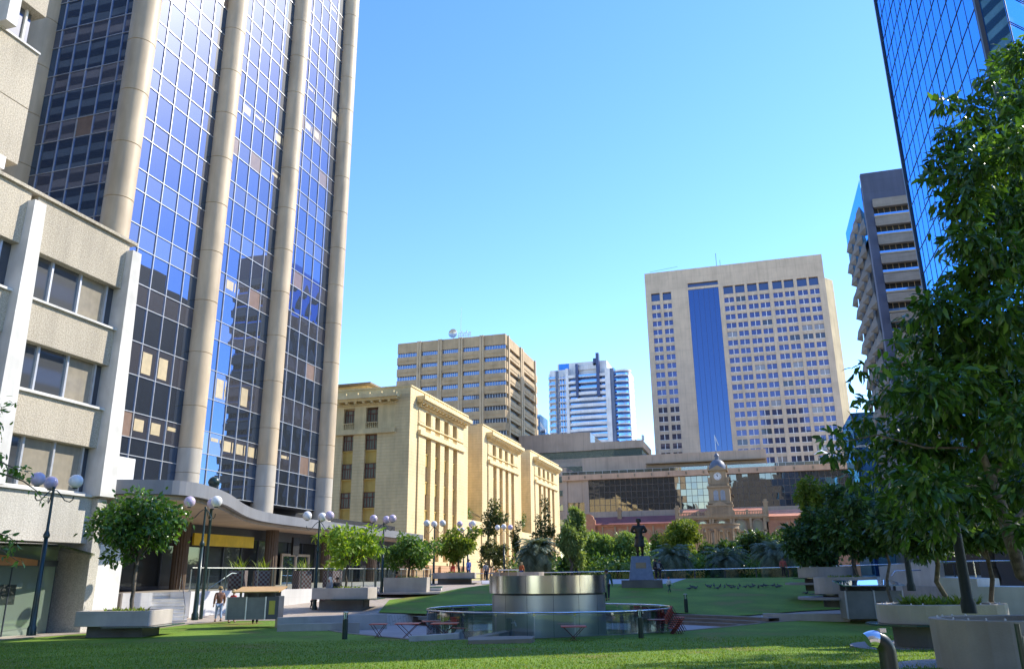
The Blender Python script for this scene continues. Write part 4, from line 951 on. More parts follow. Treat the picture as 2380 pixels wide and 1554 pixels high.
# keep those inside the lawn edge
edge=np.array([[fwd(x,y),x*lx+y*ly] for x,y in Bd]); o_=np.argsort(edge[:,1]); ef=np.interp(l,edge[o_,1],edge[o_,0])
kp=(f<ef-.1); ptx,pty,f=ptx[kp],pty[kp],f[kp]; n=len(f)
zz=np.interp(f,[0,12,30,38],[0,0,-.5,-.5])+.02
h=.025+.035*rg.random(n); a=rg.random(n)*2*PI; w=.008+.012*rg.random(n); le=.04*(rg.random((n,2))-.5)
co=np.zeros((n,3,3)); co[:,0]=np.stack([ptx-np.cos(a)*w,pty-np.sin(a)*w,zz],1); co[:,1]=np.stack([ptx+np.cos(a)*w,pty+np.sin(a)*w,zz],1); co[:,2]=np.stack([ptx+le[:,0],pty+le[:,1],zz+h],1)
o=fastmesh('grass_blades',co.reshape(-1,3),3,M['blade']); struct(o,'stuff'); tag(o,'short green grass covering the front lawn','grass')
# ================================================================== terrace, wall, stairs on the left
W0=at(452,1300,44.6); W1=at(880,1300,57.5); W2=at(1006,1300,65)
TW=thing('retaining_wall','white tiled retaining wall carrying a glass balustrade, below the canopied tower','wall',(W0.x,W0.y,-.4))
def wallseg(mb,a,b,z0,z1,th=.3,mi=0):
    d=Vector((b[0]-a[0],b[1]-a[1])); d.normalize(); n_=Vector((-d.y,d.x))*th
    mb.prism([(a[0],a[1]),(b[0],b[1]),(b[0]+n_.x,b[1]+n_.y),(a[0]+n_.x,a[1]+n_.y)],z0,z1,mi)
mb=MB(); wallseg(mb,W0,W1,-1,1.08); wallseg(mb,W1,W2,-1,1.08); wallseg(mb,(W0.x-.9,W0.y-.5),(W0.x-.05,W0.y),-1,1.06); mb.obj('wall',M['wallw'],TW)
mb=MB(); gb=MB(); L1=(W1-W0).length; d1=(W1-W0)/L1; d1.z=0; L2=(W2-W1).length; d2=(W2-W1)/L2; d2.z=0
def posts(a,d,L):
    k=0.
    while k<L:
        x,y=a.x+d.x*k,a.y+d.y*k; nx,ny=-d.y*.15,d.x*.15
        mb.rbox((x+nx,y+ny,1.65),.035,.07,1.15,math.atan2(d.y,d.x)); k+=1.15
    gb.add([(a.x-d.y*.08,a.y+d.x*.08,1.12),(a.x+d.x*L-d.y*.08,a.y+d.y*L+d.x*.08,1.12),(a.x+d.x*L-d.y*.08,a.y+d.y*L+d.x*.08,2.28),(a.x-d.y*.08,a.y+d.x*.08,2.28)],[(0,1,2,3)])
posts(W0,d1,L1); posts(W1,d2,L2)
bl=gb.obj('glass_balustrade',M['clear'],TW); mb.tube([(W0.x-d1.y*.1,W0.y+d1.x*.1,2.29),(W1.x-d1.y*.1,W1.y+d1.x*.1,2.29),(W2.x-d2.y*.1,W2.y+d2.x*.1,2.29)],.022,6); mb.obj('baluster_post',mat('pale_steel_post',(.6,.63,.58),.35,metal=.4),bl)
mb=MB(); mb.prism([(W0.x-.2,W0.y+.3),(W1.x-.2,W1.y+.3),(W2.x-.2,W2.y+.3),(-32,90),(-60,90),(-60,33),(-31.2,33.2),(-31,39)],-1,1.05); struct(mb.obj('terrace_floor',mat('terrace_stone',(.34,.30,.26),.7,scale=1)))
# stairs beside the wall
s0=at(362,1300,43.2); s1=at(442,1300,44.0); d=(s1-s0); d.z=0; d.normalize(); n_=Vector((-d.y,d.x,0))
STR=thing('staircase','white stone staircase with steel handrail climbing beside the white tiled wall','staircase',(s0.x,s0.y,-.45))
mb=MB()
for k in range(9):
    a=s0+d*(.0)+n_*(.33*k-1.4); b=s1+n_*(.33*k-1.4); z=-.42+.165*(k+1); mb.prism([(a.x,a.y),(b.x,b.y),(b.x+n_.x*2.9,b.y+n_.y*2.9),(a.x+n_.x*2.9,a.y+n_.y*2.9)],z-.165,z-.03); mb.prism([(a.x-n_.x*.03,a.y-n_.y*.03),(b.x-n_.x*.03,b.y-n_.y*.03),(b.x+n_.x*.4,b.y+n_.y*.4),(a.x+n_.x*.4,a.y+n_.y*.4)],z-.03,z,1)
mb.obj('steps',[M['wallw'],M['fin']],STR)
mb=MB(); a=s1-d*.2-n_*1.5; b=a+n_*3.0
mb.tube([(a.x,a.y,.45),(b.x,b.y,1.95)],.022,6); mb.tube([(a.x,a.y,-.4),(a.x,a.y,.45)],.018,6); mb.tube([(b.x,b.y,1.0),(b.x,b.y,1.95)],.018,6); mb.obj('handrail',M['rail'],STR)
wa=at(296,1300,42.2); wb=at(364,1300,43.2); mb=MB(); wallseg(mb,wa,wb,-1,1.06); o=mb.obj('side_wall',M['wallw']); tag(o,'short white tiled wall between the dark shopfront and the staircase','wall')
# sloping second handrail seen through the balustrade
mb=MB(); a=at(382,1368,46); b=at(556,1318,50)
p0=at(776/1.0*0+ (700+235/3.108)*.6198,(1850+1120/3.108)*.6198,46.0); p1=at((700+525/3.108)*.6198,(1850+925/3.108)*.6198,47.5); p2=at((700+610/3.108)*.6198,(1850+928/3.108)*.6198,48.5)
mb.tube([p0,p1,p2],.03,6); o=mb.obj('handrail',M['whitep']); tag(o,'white sloping handrail behind the glass balustrade','handrail')
# checker planters on terrace
def leafblade(mb,base,az,el,L,w,droop=.5,mi=0,seg=4):
    prev=None; p=Vector(base); e=el; side=Vector((-math.sin(az),math.cos(az),0)); pts=[]
    for i in range(seg+1):
        ww=w*(1-(i/seg)**1.6)*(.5+.5*min(1,i*1.2+.5)); pts.append((p-side*ww/2,p+side*ww/2))
        p=p+Vector((math.cos(az)*math.cos(e),math.sin(az)*math.cos(e),math.sin(e)))*L/seg; e-=droop/seg
    v=[q for pr in pts for q in pr]; mb.add(v,[(2*i,2*i+1,2*i+3,2*i+2) for i in range(seg)],mi,True)
dotm=None
def dots():
    m,n,p=new('dotted_pot'); tc=N(n,'ShaderNodeTexCoord'); ck=N(n,'ShaderNodeTexChecker'); ck.inputs['Scale'].default_value=7.5; n.links.new(tc.outputs['Object'],ck.inputs[0])
    ck.inputs['Color1'].default_value=(.34,.30,.29,1); ck.inputs['Color2'].default_value=(.16,.05,.045,1); n.links.new(ck.outputs[0],p.inputs['Base Color']); p.inputs['Roughness'].default_value=.5; return m
dotm=dots()
POT=thing('square_planter','','planter',(0,0,0),0,'checkered pots along the terrace')
mb=MB(); mb.prism([(-.45,-.45),(.45,-.45),(.45,.45),(-.45,.45)],0,1.12); mb.prism([(-.42,-.42),(.42,-.42),(.42,.42),(-.42,.42)],1.12,1.14,1); mb.obj('pot',[dotm,M['soil']],POT,False)
mb=MB(); r2=random.Random(8)
for i in range(46): leafblade(mb,(r2.uniform(-.3,.3),r2.uniform(-.3,.3),1.12),r2.uniform(0,2*PI),r2.uniform(.7,1.5),r2.uniform(.45,1.0),.07,.7)
mb.obj('spiky_plant',M['lf_yel'],POT,False)
for i,(px,f,lab) in enumerate(((557,48.6,'checkered square pot with spiky plant, nearest the white sloping handrail'),(611,50.2,'checkered square pot with spiky plant above the timber roofed kiosk'),(705,53.6,'checkered square pot with spiky plant in front of the cream framed doors'),(775,56.2,'checkered square pot with spiky plant, rightmost of the four'))):
    p=at(px,1300,f); t=POT if i==0 else dup(POT); t.location=(p.x,p.y,1.05); t.rotation_euler=(0,0,.4+i*.3); t['label']=lab; t['group']='checkered pots along the terrace'
# plaza edge walls left
def lowwall(name,px0,px1,f0,f1,z0,z1,th,label,m,top=None):
    a=at(px0,1300,f0); b=at(px1,1300,f1); mb=MB(); wallseg(mb,a,b,z0,z1,th); o=mb.obj(name,m,bevel=.02); tag(o,label,'wall'); return o
lowwall('low_wall',655,905,38.5,41.5,-1,-.02,.35,'long grey concrete wall along the left edge of the sunken plaza',M['conc'])
lowwall('low_wall',655,843,36,36.6,-.9,-.17,.3,'low concrete wall at the lawn corner left of the small red table',M['conc'])
lowwall('low_wall',1760,1958,40.2,38.6,-1,-.12,.4,'pale low wall between the curved steps and the mirror topped cabinet',M['conc'])
mb=MB(); a=at(955,1300,29.5); b=at(1067,1300,30.6); 
mb.prism([(a.x,a.y),(b.x,b.y),(b.x+hx*3.2,b.y+hy*3.2),(b.x+hx*2.9-lx*.25,b.y+hy*2.9-ly*.25),(b.x+hx*.35-lx*.2,b.y+hy*.35),(a.x+hx*.3,a.y+hy*.3)],-.9,-.28); o=mb.obj('ramp_wall',M['conc']); tag(o,'angled concrete wall end rising from the lawn left of the slab bench','wall')
def flatpx(pts,z0,z1,name,m,label=None,cat=None):
    mb=MB(); q=[atZ(x,y,z1) for x,y in pts]; mb.prism([(p.x,p.y) for p in q],z0,z1); o=mb.obj(name,m,bevel=.02)
    if label: tag(o,label,cat)
    return o
flatpx([(1088,1487),(1236,1483),(1243,1477),(1220,1476),(1122,1478),(1195,1464),(1172,1463),(1088,1480)],-.8,-.27,'slab_bench',M['slab'],'weathered V shaped slab bench at the lawn edge in front of the steel drum','bench')
# ================================================================== steel drum pavilion and glass ring
D=thing('steel_drum','round polished steel drum pavilion with an overhanging upper band','pavilion',(C0[0],C0[1],-.7))
def arcpanels(r,z0,z1,n,per,m,name,gap=.004):
    mb=MB()
    for k in range(n):
        a0=2*PI*k/n+gap; a1=2*PI*(k+1)/n-gap; mb.lathe([(r-.05,z0),(r,z0),(r,z1),(r-.05,z1)],(C0[0],C0[1],0),per,0,a0,a1)
    o=mb.obj(name,m,D)
    return o
for r_,z0,z1,mm,nm in ((2.47,1.02,1.70,'steel','upper_band'),(2.35,-.7,.95,'steelb','drum_wall')):
    mb=MB(); mb.lathe([(r_-.05,z0),(r_,z0),(r_,z1),(r_-.05,z1)],(C0[0],C0[1],0),96); o=mb.obj(nm,M[mm],D); mb=MB()
    for k in range(14): t=2*PI*k/14+.1; mb.rbox((C0[0]+r_*math.cos(t),C0[1]+r_*math.sin(t),(z0+z1)/2),.006,.014,z1-z0-.01,t)
    mb.obj('seam',M['alud'],o)
mb=MB(); mb.lathe([(.01,1.66),(2.45,1.66)],(C0[0],C0[1],0),48); mb.lathe([(2.28,-.7),(2.28,1.05),(2.45,1.05)],(C0[0],C0[1],0),48); mb.obj('inner_shell',M['alud'],D)
RG=thing('glass_balustrade','circular glass balustrade with steel top rail around the steel drum','balustrade',(C0[0],C0[1],-.7))
mb=MB(); n=22
for k in range(n):
    mb.lathe([(5.05,-.7),(5.05,.36)],(C0[0],C0[1],0),5,0,2*PI*k/n+.003,2*PI*(k+1)/n-.003)
gp=mb.obj('glass_panel',M['clear2'],RG)
mb=MB(); n=96; ring=[(C0[0]+5.05*math.cos(2*PI*k/n),C0[1]+5.05*math.sin(2*PI*k/n),.42) for k in range(n+1)]; mb.tube(ring,.032,8,0,False); mb.obj('top_rail',M['rail'],RG)
mb=MB()
for k in range(22):
    t=2*PI*k/22; x,y=C0[0]+5.05*math.cos(t),C0[1]+5.05*math.sin(t); mb.rbox((x,y,.36),.03,.09,.10,t)
for px in (1024,1030): 
    q=at(px,1400,34.5); mb.tube([(q.x,q.y,-.7),(q.x,q.y,.36)],.035,6)
mb.obj('rail_bracket',M['rail'],RG)
# glossy deck inside
mb=MB(); mb.lathe([(2.4,-.685),(5.0,-.685)],(C0[0],C0[1],0),48); o=mb.obj('ring_deck',mat('wet_dark_deck',(.10,.12,.13),.12,spec=.6,scale=1)); struct(o)
# ================================================================== bollards
def bollard(px,py,f,label,glass_top=True,h=.98):
    p=at(px,1400,f); z=g(p.x,p.y)
    t=thing('bollard_light',label,'bollard',(p.x,p.y,z),0,'bollard lights around the plaza')
    MB().lathe([(.10,0),(.10,h-.26),(.085,h-.25)],(0,0,0),16).obj('post',M['green'],t,False)
    mb=MB(); mb.lathe([(.075,h-.25),(.09,h-.02)],(0,0,0),14); mb.obj('lantern',M['clear'],t,False); 
    mb=MB(); mb.lathe([(.10,h-.03),(.10,h),(.001,h+.01)],(0,0,0),16); mb.lathe([(.03,h-.25),(.03,h-.02)],(0,0,0),8); mb.obj('cap',M['alu'],t,False); return t
bollard(805,1470,31.2,'dark green bollard light with clear top beside the left lawn edge')
bollard(1486,1473,30.3,'dark green bollard light in front of the glass ring, right of the steel drum')
bollard(1594,1421,44.3,'small dark green bollard light on the far lawn above the curved steps')
p=at(1183,1400,31.5); t=thing('power_post','short dark square post with a tap standing in front of the steel drum','post',(p.x,p.y,-.6)); MB().box(-.09,.09,-.09,.09,0,.78).obj('post',M['concd'],t,False,bevel=.01); MB().tube([(.09,0,.62),(.24,0,.62),(.26,0,.5)],.02,6).tube([(.2,0,.62),(.22,0,.72)],.015,6).obj('tap',M['alu'],t,False)
# ================================================================== tables and chairs
def table(px,f,label,w=.7,rz=0,group='red folding tables on the plaza',z=-.7):
    p=at(px,1400,f); t=thing('folding_table',label,'table',(p.x,p.y,z),rz,group)
    MB().box(-w/2,w/2,-w/2,w/2,.70,.725).obj('tabletop',M['red'],t,False)
    for sy in (-1,1):
        for sx in (-1,1): MB().tube([(-sx*w*.42,sy*w*.4,0),(sx*w*.42,sy*w*.4,.7)],.012,5).obj('leg',M['dred'],t,False)
    MB().tube([(-w*.42,-w*.4,0.01),(-w*.42,w*.4,.01)],.011,5).tube([(w*.42,-w*.4,.01),(w*.42,w*.4,.01)],.011,5).obj('stretcher',M['dred'],t,False)
    return t
table(882,31.8,'small red folding table, leftmost on the plaza',.62,.27)
table(950,32.0,'red folding table second from the left, before the brown steps',.9,.27)
table(1035,31.9,'bright topped red folding table beside the glass ring left of the drum',1.0,.27)
table(1331,29.2,'red folding table standing in front of the steel drum',.85,.27)
table(1527,32.9,'red folding table next to the stack of red chairs',.75,.27)
table(1003,33.5,'dark red folding table behind the bright one at the ring edge',.7,.5)
def chair(px,f,label,rz,group,z=-.7):
    p=at(px,1400,f); t=thing('folding_chair',label,'chair',(p.x,p.y,z),rz,group)
    mb=MB(); 
    for k in range(5): mb.box(-.2,.2,-.2+k*.08,-.14+k*.08,.44,.46)
    mb.obj('seat',M['red'],t,False); mb=MB()
    for k in range(3): mb.rbox((0,.24+.012*k,.62+k*.1),.38,.015,.07)
    mb.obj('backrest',M['red'],t,False)
    for sx in(-1,1): MB().tube([(sx*.2,-.22,0),(sx*.2,.26,.86)],.012,5).obj('leg',M['dred'],t,False); MB().tube([(sx*.17,.24,0),(sx*.17,-.18,.45)],.012,5).obj('leg',M['dred'],t,False)
    return t
ch=chair(1061,33.6,'bright red folding chair at the table left of the drum',.6,'red folding chairs')
ch2=dup(ch); p=at(1069,1400,33.2); ch2.location=(p.x,p.y,-.7); ch2.rotation_euler=(0,0,2.4); ch2['label']='bright red folding chair turned sideways, nearest the steel drum'
p=at(1560,1400,32.3)
names=['lowest','second lowest','third from the bottom','third from the top','second highest','topmost']
for k in range(6):
    c=dup(ch); c.location=(p.x+lx*.05*k,p.y+ly*.05*k,-.7+.075*k); c.rotation_euler=(0,0,YAW+PI/2); c['label']=names[k]+' chair of the red stack beside the folding table'; c['group']='stacked red chairs'
# ================================================================== lamp posts
def lamppost(base,H,label,rz,mats,scale=1.,r=.75,gr=.265):
    t=thing('street_lamp',label,'street lamp',base,0,'three globe lamp posts')
    MB().lathe([(.16,0),(.16,.25),(.115,.35),(.10,1.2),(.075,H*.62),(.075,H*.62),(.11,H*.625),(.12,H*.64),(.09,H*.655),(.055,H*.67),(.045,H-.28),(.07,H-.26),(.05,H-.2)],(0,0,0),14).obj('pole',M['green'],t,False)
    for k in range(3):
        a=rz+2*PI*k/3; rr=r; ca,sa=math.cos(a),math.sin(a)
        pts=[(0,0,H-.35)]+[(ca*rr*q,sa*rr*q,H-.35+zz) for q,zz in ((.15,.02),(.35,-.12),(.6,-.36),(.85,-.42),(.98,-.33),(1,-.2))]
        MB().tube(pts,.022,6).obj('arm',M['green'],t,False)
        mb=MB(); mb.sphere((ca*rr,sa*rr,H+.02),gr,20); o=mb.obj('globe',M[mats[k]],t,False); MB().lathe([(.09,-.26),(.1,-.2)],(ca*rr,sa*rr,H),10).obj('collar',M['green'],o,False)
    return t
def lamp_at(px,pyb,pyt,label,rz,mats,f=None,H=5.3):
    if f is None: f=H*1934/(pyb-pyt)
    p=at(px,pyb,f); z=p.z
    return lamppost((p.x,p.y,z),H,label,rz,mats)
G,Lc='globe','globel'
lamp_at(72,1475,1128,'dark green lamp post with lilac and white globes before the far left shopfront',YAW+R(10),(G,Lc,Lc),f=31.0,H=5.55)
lamp_at(452,1440,1176,'dark green lamp post with pink and white globes beside the white staircase',YAW-R(32),(G,Lc,Lc))
lamp_at(730,1421,1207,'dark green lamp post with white and lilac globes, left of the yellow leaved tree',YAW+R(-28),(Lc,G,G))
lamp_at(886,1396,1212,'dark green lamp post with lilac globes between the two green trees',YAW+R(-33),(Lc,Lc,Lc))
lamp_at(1007,1373,1221,'dark green lamp post with white globes before the cream heritage building',YAW+R(-22),(G,G,G))
lamp_at(1087,1360,1221,'dark green lamp post with lilac and white globes above the bushy tree',YAW+R(-50),(G,Lc,Lc),f=74)
lamp_at(1077,1352,1233,'farthest dark green lamp post, its lilac globes just behind its neighbour',YAW+R(20),(Lc,Lc,Lc),f=88)
lamp_at(1172,1352,1229,'dark green lamp post with white and lilac globes beside the tall thin tree',YAW+R(30),(Lc,G,G),f=83)
p=at(466,1440,44.0); zb=g(p.x,p.y)
t=thing('camera_pole','slim dark pole topped by a dark green ball above the globe lamps','pole',(p.x,p.y,zb)); topz=at(479,1120,44).z-zb
q=at(479,1120,44)
MB().lathe([(.10,0),(.08,3),(.08,topz-1.1),(.10,topz-1.0),(.17,topz-.25)],(0,0,0),14).obj('pole',M['green'],t,False)
MB().sphere((0,0,topz),.31,20).obj('ball',M['green'],t,False)
# posts hidden in the right-hand trees
def darkpost(px,pyb,f,H,label,r=.11):
    p=at(px,pyb,f); t=thing('dark_post',label,'post',tuple(p),0,'dark posts rising into the right hand trees')
    MB().lathe([(.15,0),(.15,.2),(.115,.3),(.10,1.2),(.08,H),(.001,H+.03)],(0,0,0),14).obj('pole',mat('flat_dark_green',(.008,.02,.017),.6),t,False); return t
darkpost(2254,1424,17.5,3.6,'near dark green post on the right, its top lost in the big tree')
darkpost(2119,1372,31,3.6,'dark green post right of the mirror topped cabinet, its top in foliage')
darkpost(1990,1352,44,3.8,'farthest dark green post of the right hand tree row, left of the cabinet')
# ================================================================== planters
def stadium(L,Wd,n=10):
    pts=[]; 
    for i in range(n+1): t=-PI/2+PI*i/n; pts.append((L/2-Wd/2+Wd/2*math.cos(t),Wd/2*math.sin(t)))
    for i in range(n+1): t=PI/2+PI*i/n; pts.append((-L/2+Wd/2+Wd/2*math.cos(t),Wd/2*math.sin(t)))
    return pts
def planter(cx,cy,zb,L,Wd,rz,H,label,lowh=.45,inset=.35,bench=True,full=False,pad=True,shape='round',plants=60,group='concrete planters with bench slabs',pl=(.15,.32),lights=0):
    t=thing('concrete_planter',label,'planter',(cx,cy,zb),rz,group)
    P0=stadium(L,Wd) if shape=='round' else [(-L/2,-Wd/2),(L/2,-Wd/2),(L/2,Wd/2),(-L/2,Wd/2)]
    def sc(P,d): return [(x-math.copysign(min(abs(x),d),x),y-math.copysign(min(abs(y),d),y)) for x,y in P] if shape!='round' else stadium(L-2*d,Wd-2*d)
    o_,i_=P0,sc(P0,.22); n=len(o_); mb=MB(); z0=0 if full else lowh
    bot=sc(P0,.03) if full else P0
    v=[(x,y,z0) for x,y in bot]+[(x,y,H) for x,y in o_]+[(x,y,H) for x,y in i_]+[(x,y,H-.12) for x,y in i_]
    fs=[]
    for i in range(n):
        j=(i+1)%n
        for a in range(3): fs.append((a*n+i,a*n+j,(a+1)*n+j,(a+1)*n+i))
    fs.append(tuple(range(n-1,-1,-1))); mb.add(v,fs); mb.obj('rim',M['conc'],t,False,bevel=.015)
    MB().poly([(x,y,H-.12) for x,y in i_]).obj('soil',M['soil'],t,False)
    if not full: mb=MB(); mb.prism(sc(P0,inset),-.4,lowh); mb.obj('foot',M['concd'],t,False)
    if bench and not full:
        Bq=stadium(L+.7,Wd+.1) if shape=='round' else [(-L/2+1.2,-Wd/2-.25),(L/2+.45,-Wd/2-.25),(L/2+.45,Wd/2+.25),(-L/2+1.2,Wd/2+.25)]
        MB().prism(Bq,lowh-.05,lowh-.003).obj('bench_slab',M['tealseat'],t,False)
    if pad:
        MB().prism(stadium(L+1.6,Wd+1.8,14),-.05,.06).obj('base_slab',M['fin'] if False else mat('pad_stone',(.30,.28,.28),.7,scale=1),t,False)
    if plants:
        mb=MB(); r_=random.Random(int(cx*10))
        for i in range(plants):
            bx=r_.uniform(-L*.25,L*.25); by=r_.uniform(-Wd*.25,Wd*.25)
            for j in range(6): leafblade(mb,(bx,by,H-.12),r_.uniform(0,6.3),r_.uniform(.4,1.4),r_.uniform(*pl),.10,.9,0,3)
        mb.obj('ground_cover',M['lf_yel'],t,False)
    for i in range(lights):
        a,b=i_[int(i*len(i_)/lights)]; MB().lathe([(.018,0),(.018,.035),(.001,.045)],(a*1.03,b*1.03,H-.005),8).obj('rim_light',M['whitep'],t,False)
    return t
def plpx(px,f,dz=0): p=at(px,1300,f); return p.x,p.y,g(p.x,p.y)+dz
x,y,z=plpx(308,34.2); planter(x,y,z,2.9,2.3,YAW,1.02,'angular grey concrete planter with dark bench slab before the far left building',shape='box',inset=.35,pad=False)
x,y,z=plpx(806,48.3,-.05); planter(x,y,z+.15,3.2,2.4,YAW-.05,1.05,'concrete planter with bench slab under the sparse yellow green tree',shape='box',pad=False)
x,y,z=plpx(948,56.5); planter(x,y,z+.1,2.9,2.2,YAW,1.0,'plain concrete planter below the dark green round tree',shape='box',full=True,pad=True,bench=False)
x,y,z=plpx(1058,67); planter(x,y,z-.15,3.3,2.6,YAW,1.0,'sunlit concrete planter with bench slab under the bright bushy tree',shape='box',lowh=.55)
x,y,z=plpx(1205,80); planter(x,y,z-.1,4.9,2.6,YAW,.85,'pale concrete planter glimpsed just above the steel drum',shape='round',full=True,pad=False,bench=False,plants=20)
# right-hand planters
p=at(2170,1425,16.2); PR1=planter(p.x+2.2*lx,p.y+2.2*ly,g(p.x,p.y)-.04,4.4,2.3,YAW,.97,'large pale curved concrete planter in the right foreground','full' and .45,full=True,bench=False,plants=0,lights=18)
PR1xy=(PR1.location.x,PR1.location.y)
p=at(2169,1300,23.3); z=g(p.x,p.y); PR2=planter(p.x,p.y,z,3.4,2.2,YAW,1.15,'curved concrete planter with dark bench slab, second from the front on the right',lowh=.66,plants=110,pl=(.28,.5),lights=16); PR2xy=(p.x,p.y)
p=at(1958,1300,40); planter(p.x,p.y,.55,2.9,2.2,YAW,.95,'concrete planter behind the mirror topped cabinet, wide rim over a narrow foot',lowh=.2)
p=at(1915,1300,50); planter(p.x,p.y,1.1,3.2,2.2,YAW,.95,'farthest right concrete planter beside the far lawn edge',lowh=.35)
# pebble lights dotted round the two front right rims
# fountain post front right
p=at(2068,1554,6.6)
t=thing('drinking_fountain','dark green post with a bent chrome top in the right foreground','drinking fountain',(p.x,p.y,0)); H=at(2058,1462,6.6).z
sd=-1
arc=[]
for i in range(19):
    a_=R(118)*i/18; q_=-.10*(1-math.cos(a_)); arc.append((q_*lx,q_*ly,H-.165+.10*math.sin(a_)))
MB().tube([(0,0,-.1),(0,0,H-.30)]+arc[:12],[.066,.066]+[.064]*12,22).obj('post',mat('shaded_post_green',(.006,.016,.013),.4),t,False)  # dark green lowered further in the colour so the post looks shaded
MB().tube(arc[11:],[.065-.0015*i for i in range(8)],22).obj('chrome_top',M['rail'],t,False)
mb=MB(); mb.rbox((-.02*lx,-.02*ly,H-.005),.05,.04,.03,YAW); mb.obj('button',M['rail'],t,False)
p=at(2372,1500,8.2)
t=thing('sign_post','thin dark sign post at the right edge in front of the big planter','sign post',(p.x,p.y,0)); zt=at(2366,1448,8.2).z
MB().tube([(0,0,-.1),(-.0,0,zt)],[.028,.024],10).obj('post',M['green'],t,False); MB().rbox((.16*lx,.16*ly,zt-.30),.26,.02,.36,YAW).obj('sign_panel',M['conc'],t,False); MB().rbox((.17*lx,.17*ly,.2),.30,.03,.75,YAW).obj('lower_panel',M['black'],t,False)
# ================================================================== kiosks
def kiosk(px0,px1,f,z,label,roof,left=True,H=.98):
    a=at(px0,1300,f); b=at(px1,1300,f); L=(b-a).length; t=thing('cabinet',label,'cabinet',(a.x,a.y,z),YAW)
    w=L*.75 if left else L
    for i in range(2): MB().box(i*w/2+.03,(i+1)*w/2-.03,0,.9,0,H).obj('panel',M['kgrey'],t,False,bevel=.01)
    mb=MB(); 
    for x in (0,w/2,w): mb.box(x-.03,x+.03,-.02,.03,0,H+.02)
    mb.obj('frame',M['alu'],t,False)
    if left:
        MB().box(w+.03,L,0,.9,0,H+.03).obj('bin_panel',M['alud'],t,False,bevel=.01); MB().box(w+.16,L-.16,-.012,-.002,.22,.82).obj('yellow_notice',mat('dull_yellow',(.55,.45,.06),.5),t,False)
    mb=MB(); x0=.3 if left else -.1; x1=L+.05
    mb.rbox(((x0+x1)/2,.42,H+.33),x1-x0,1.35,.05,0,0,R(9)); mb.obj('roof_slab',roof,t,False); mb=MB()
    for x in (x0+.25,(x0+x1)/2,x1-.3): mb.box(x-.04,x+.04,.1,.2,H,H+.26)
    mb.box(x0+.2,x1-.2,.75,.85,H,H+.34); mb.obj('roof_support',M['alud'],t,False); return t
p=at(595,1439,38.6); kiosk(537,655,38.6,p.z,'grey panelled cabinet with a honey timber roof and yellow notice, by the white wall',M['wood'])
p=at(2020,1436,37.5); kiosk(1955,2086,37.5,p.z-.02,'grey panelled cabinet with a sky reflecting glass roof on the right of the lawn',M['roofglass'],False,1.18)
p=at(2040,1300,36.3); t=thing('meter_box','small dark box on a post beside the right cabinet','box',(p.x-1.0*lx*0,p.y,g(p.x,p.y))); MB().box(-.25,.25,-.1,.1,.35,1.0).box(-.03,.03,-.03,.03,-.1,.35).obj('box',M['concd'],t,False)
# ================================================================== right side walls, rail, hedge
def wpx(name,px0,px1,f0,f1,zt0,zt1,th,label,m,z0=-1):
    a=at(px0,1300,f0); b=at(px1,1300,f1); d=(b-a); d.z=0; d.normalize(); n_=Vector((-d.y,d.x,0))*th
    pts=[(a.x,a.y),(b.x,b.y),(b.x+n_.x,b.y+n_.y),(a.x+n_.x,a.y+n_.y)]
    mb=MB(); v=[(q[0],q[1],z0) for q in pts]+[(pts[0][0],pts[0][1],zt0),(pts[1][0],pts[1][1],zt1),(pts[2][0],pts[2][1],zt1),(pts[3][0],pts[3][1],zt0)]
    mb.add(v,[(0,3,2,1),(4,5,6,7),(0,1,5,4),(1,2,6,5),(2,3,7,6),(3,0,4,7)]); o=mb.obj(name,m); tag(o,label,'wall'); return o
wpx('ramp_wall',2040,2178,50,44,2.05,2.35,.3,'pale ramp wall climbing behind the right tree trunks',M['fin'])
wpx('planting_wall',2176,2262,33,32,1.48,1.42,2.5,'pale concrete planting wall topped with low hedge, behind the lamp post',M['fin'])
wpx('planting_wall',2262,2600,31,28,1.15,1.1,2.5,'lower pale concrete planting wall at the right edge',M['fin'])
wpx('ramp_wall',2088,2182,47,41,1.0,1.0,.3,'low lilac grey wall between the cabinet and the tree trunks',M['conc'])
mb=MB(); a=at(2178,1306,36); b=at(2262,1303,35); mb.tube([a,b,at(2400,1302,34)],.03,6); mb.tube([a,(a.x,a.y,1.4)],.03,6); mb.tube([b,(b.x,b.y,1.4)],.03,6); o=mb.obj('handrail',M['rail']); tag(o,'steel handrail over the planting wall at the right','handrail')
mb=MB(); a=at(2085,1330,43); mb.tube([at(2072,1338,43),at(2080,1326,43),at(2140,1324,43)],.03,6); o=mb.obj('handrail',M['rail']); tag(o,'short steel handrail beside the ramp between the tree trunks','handrail')
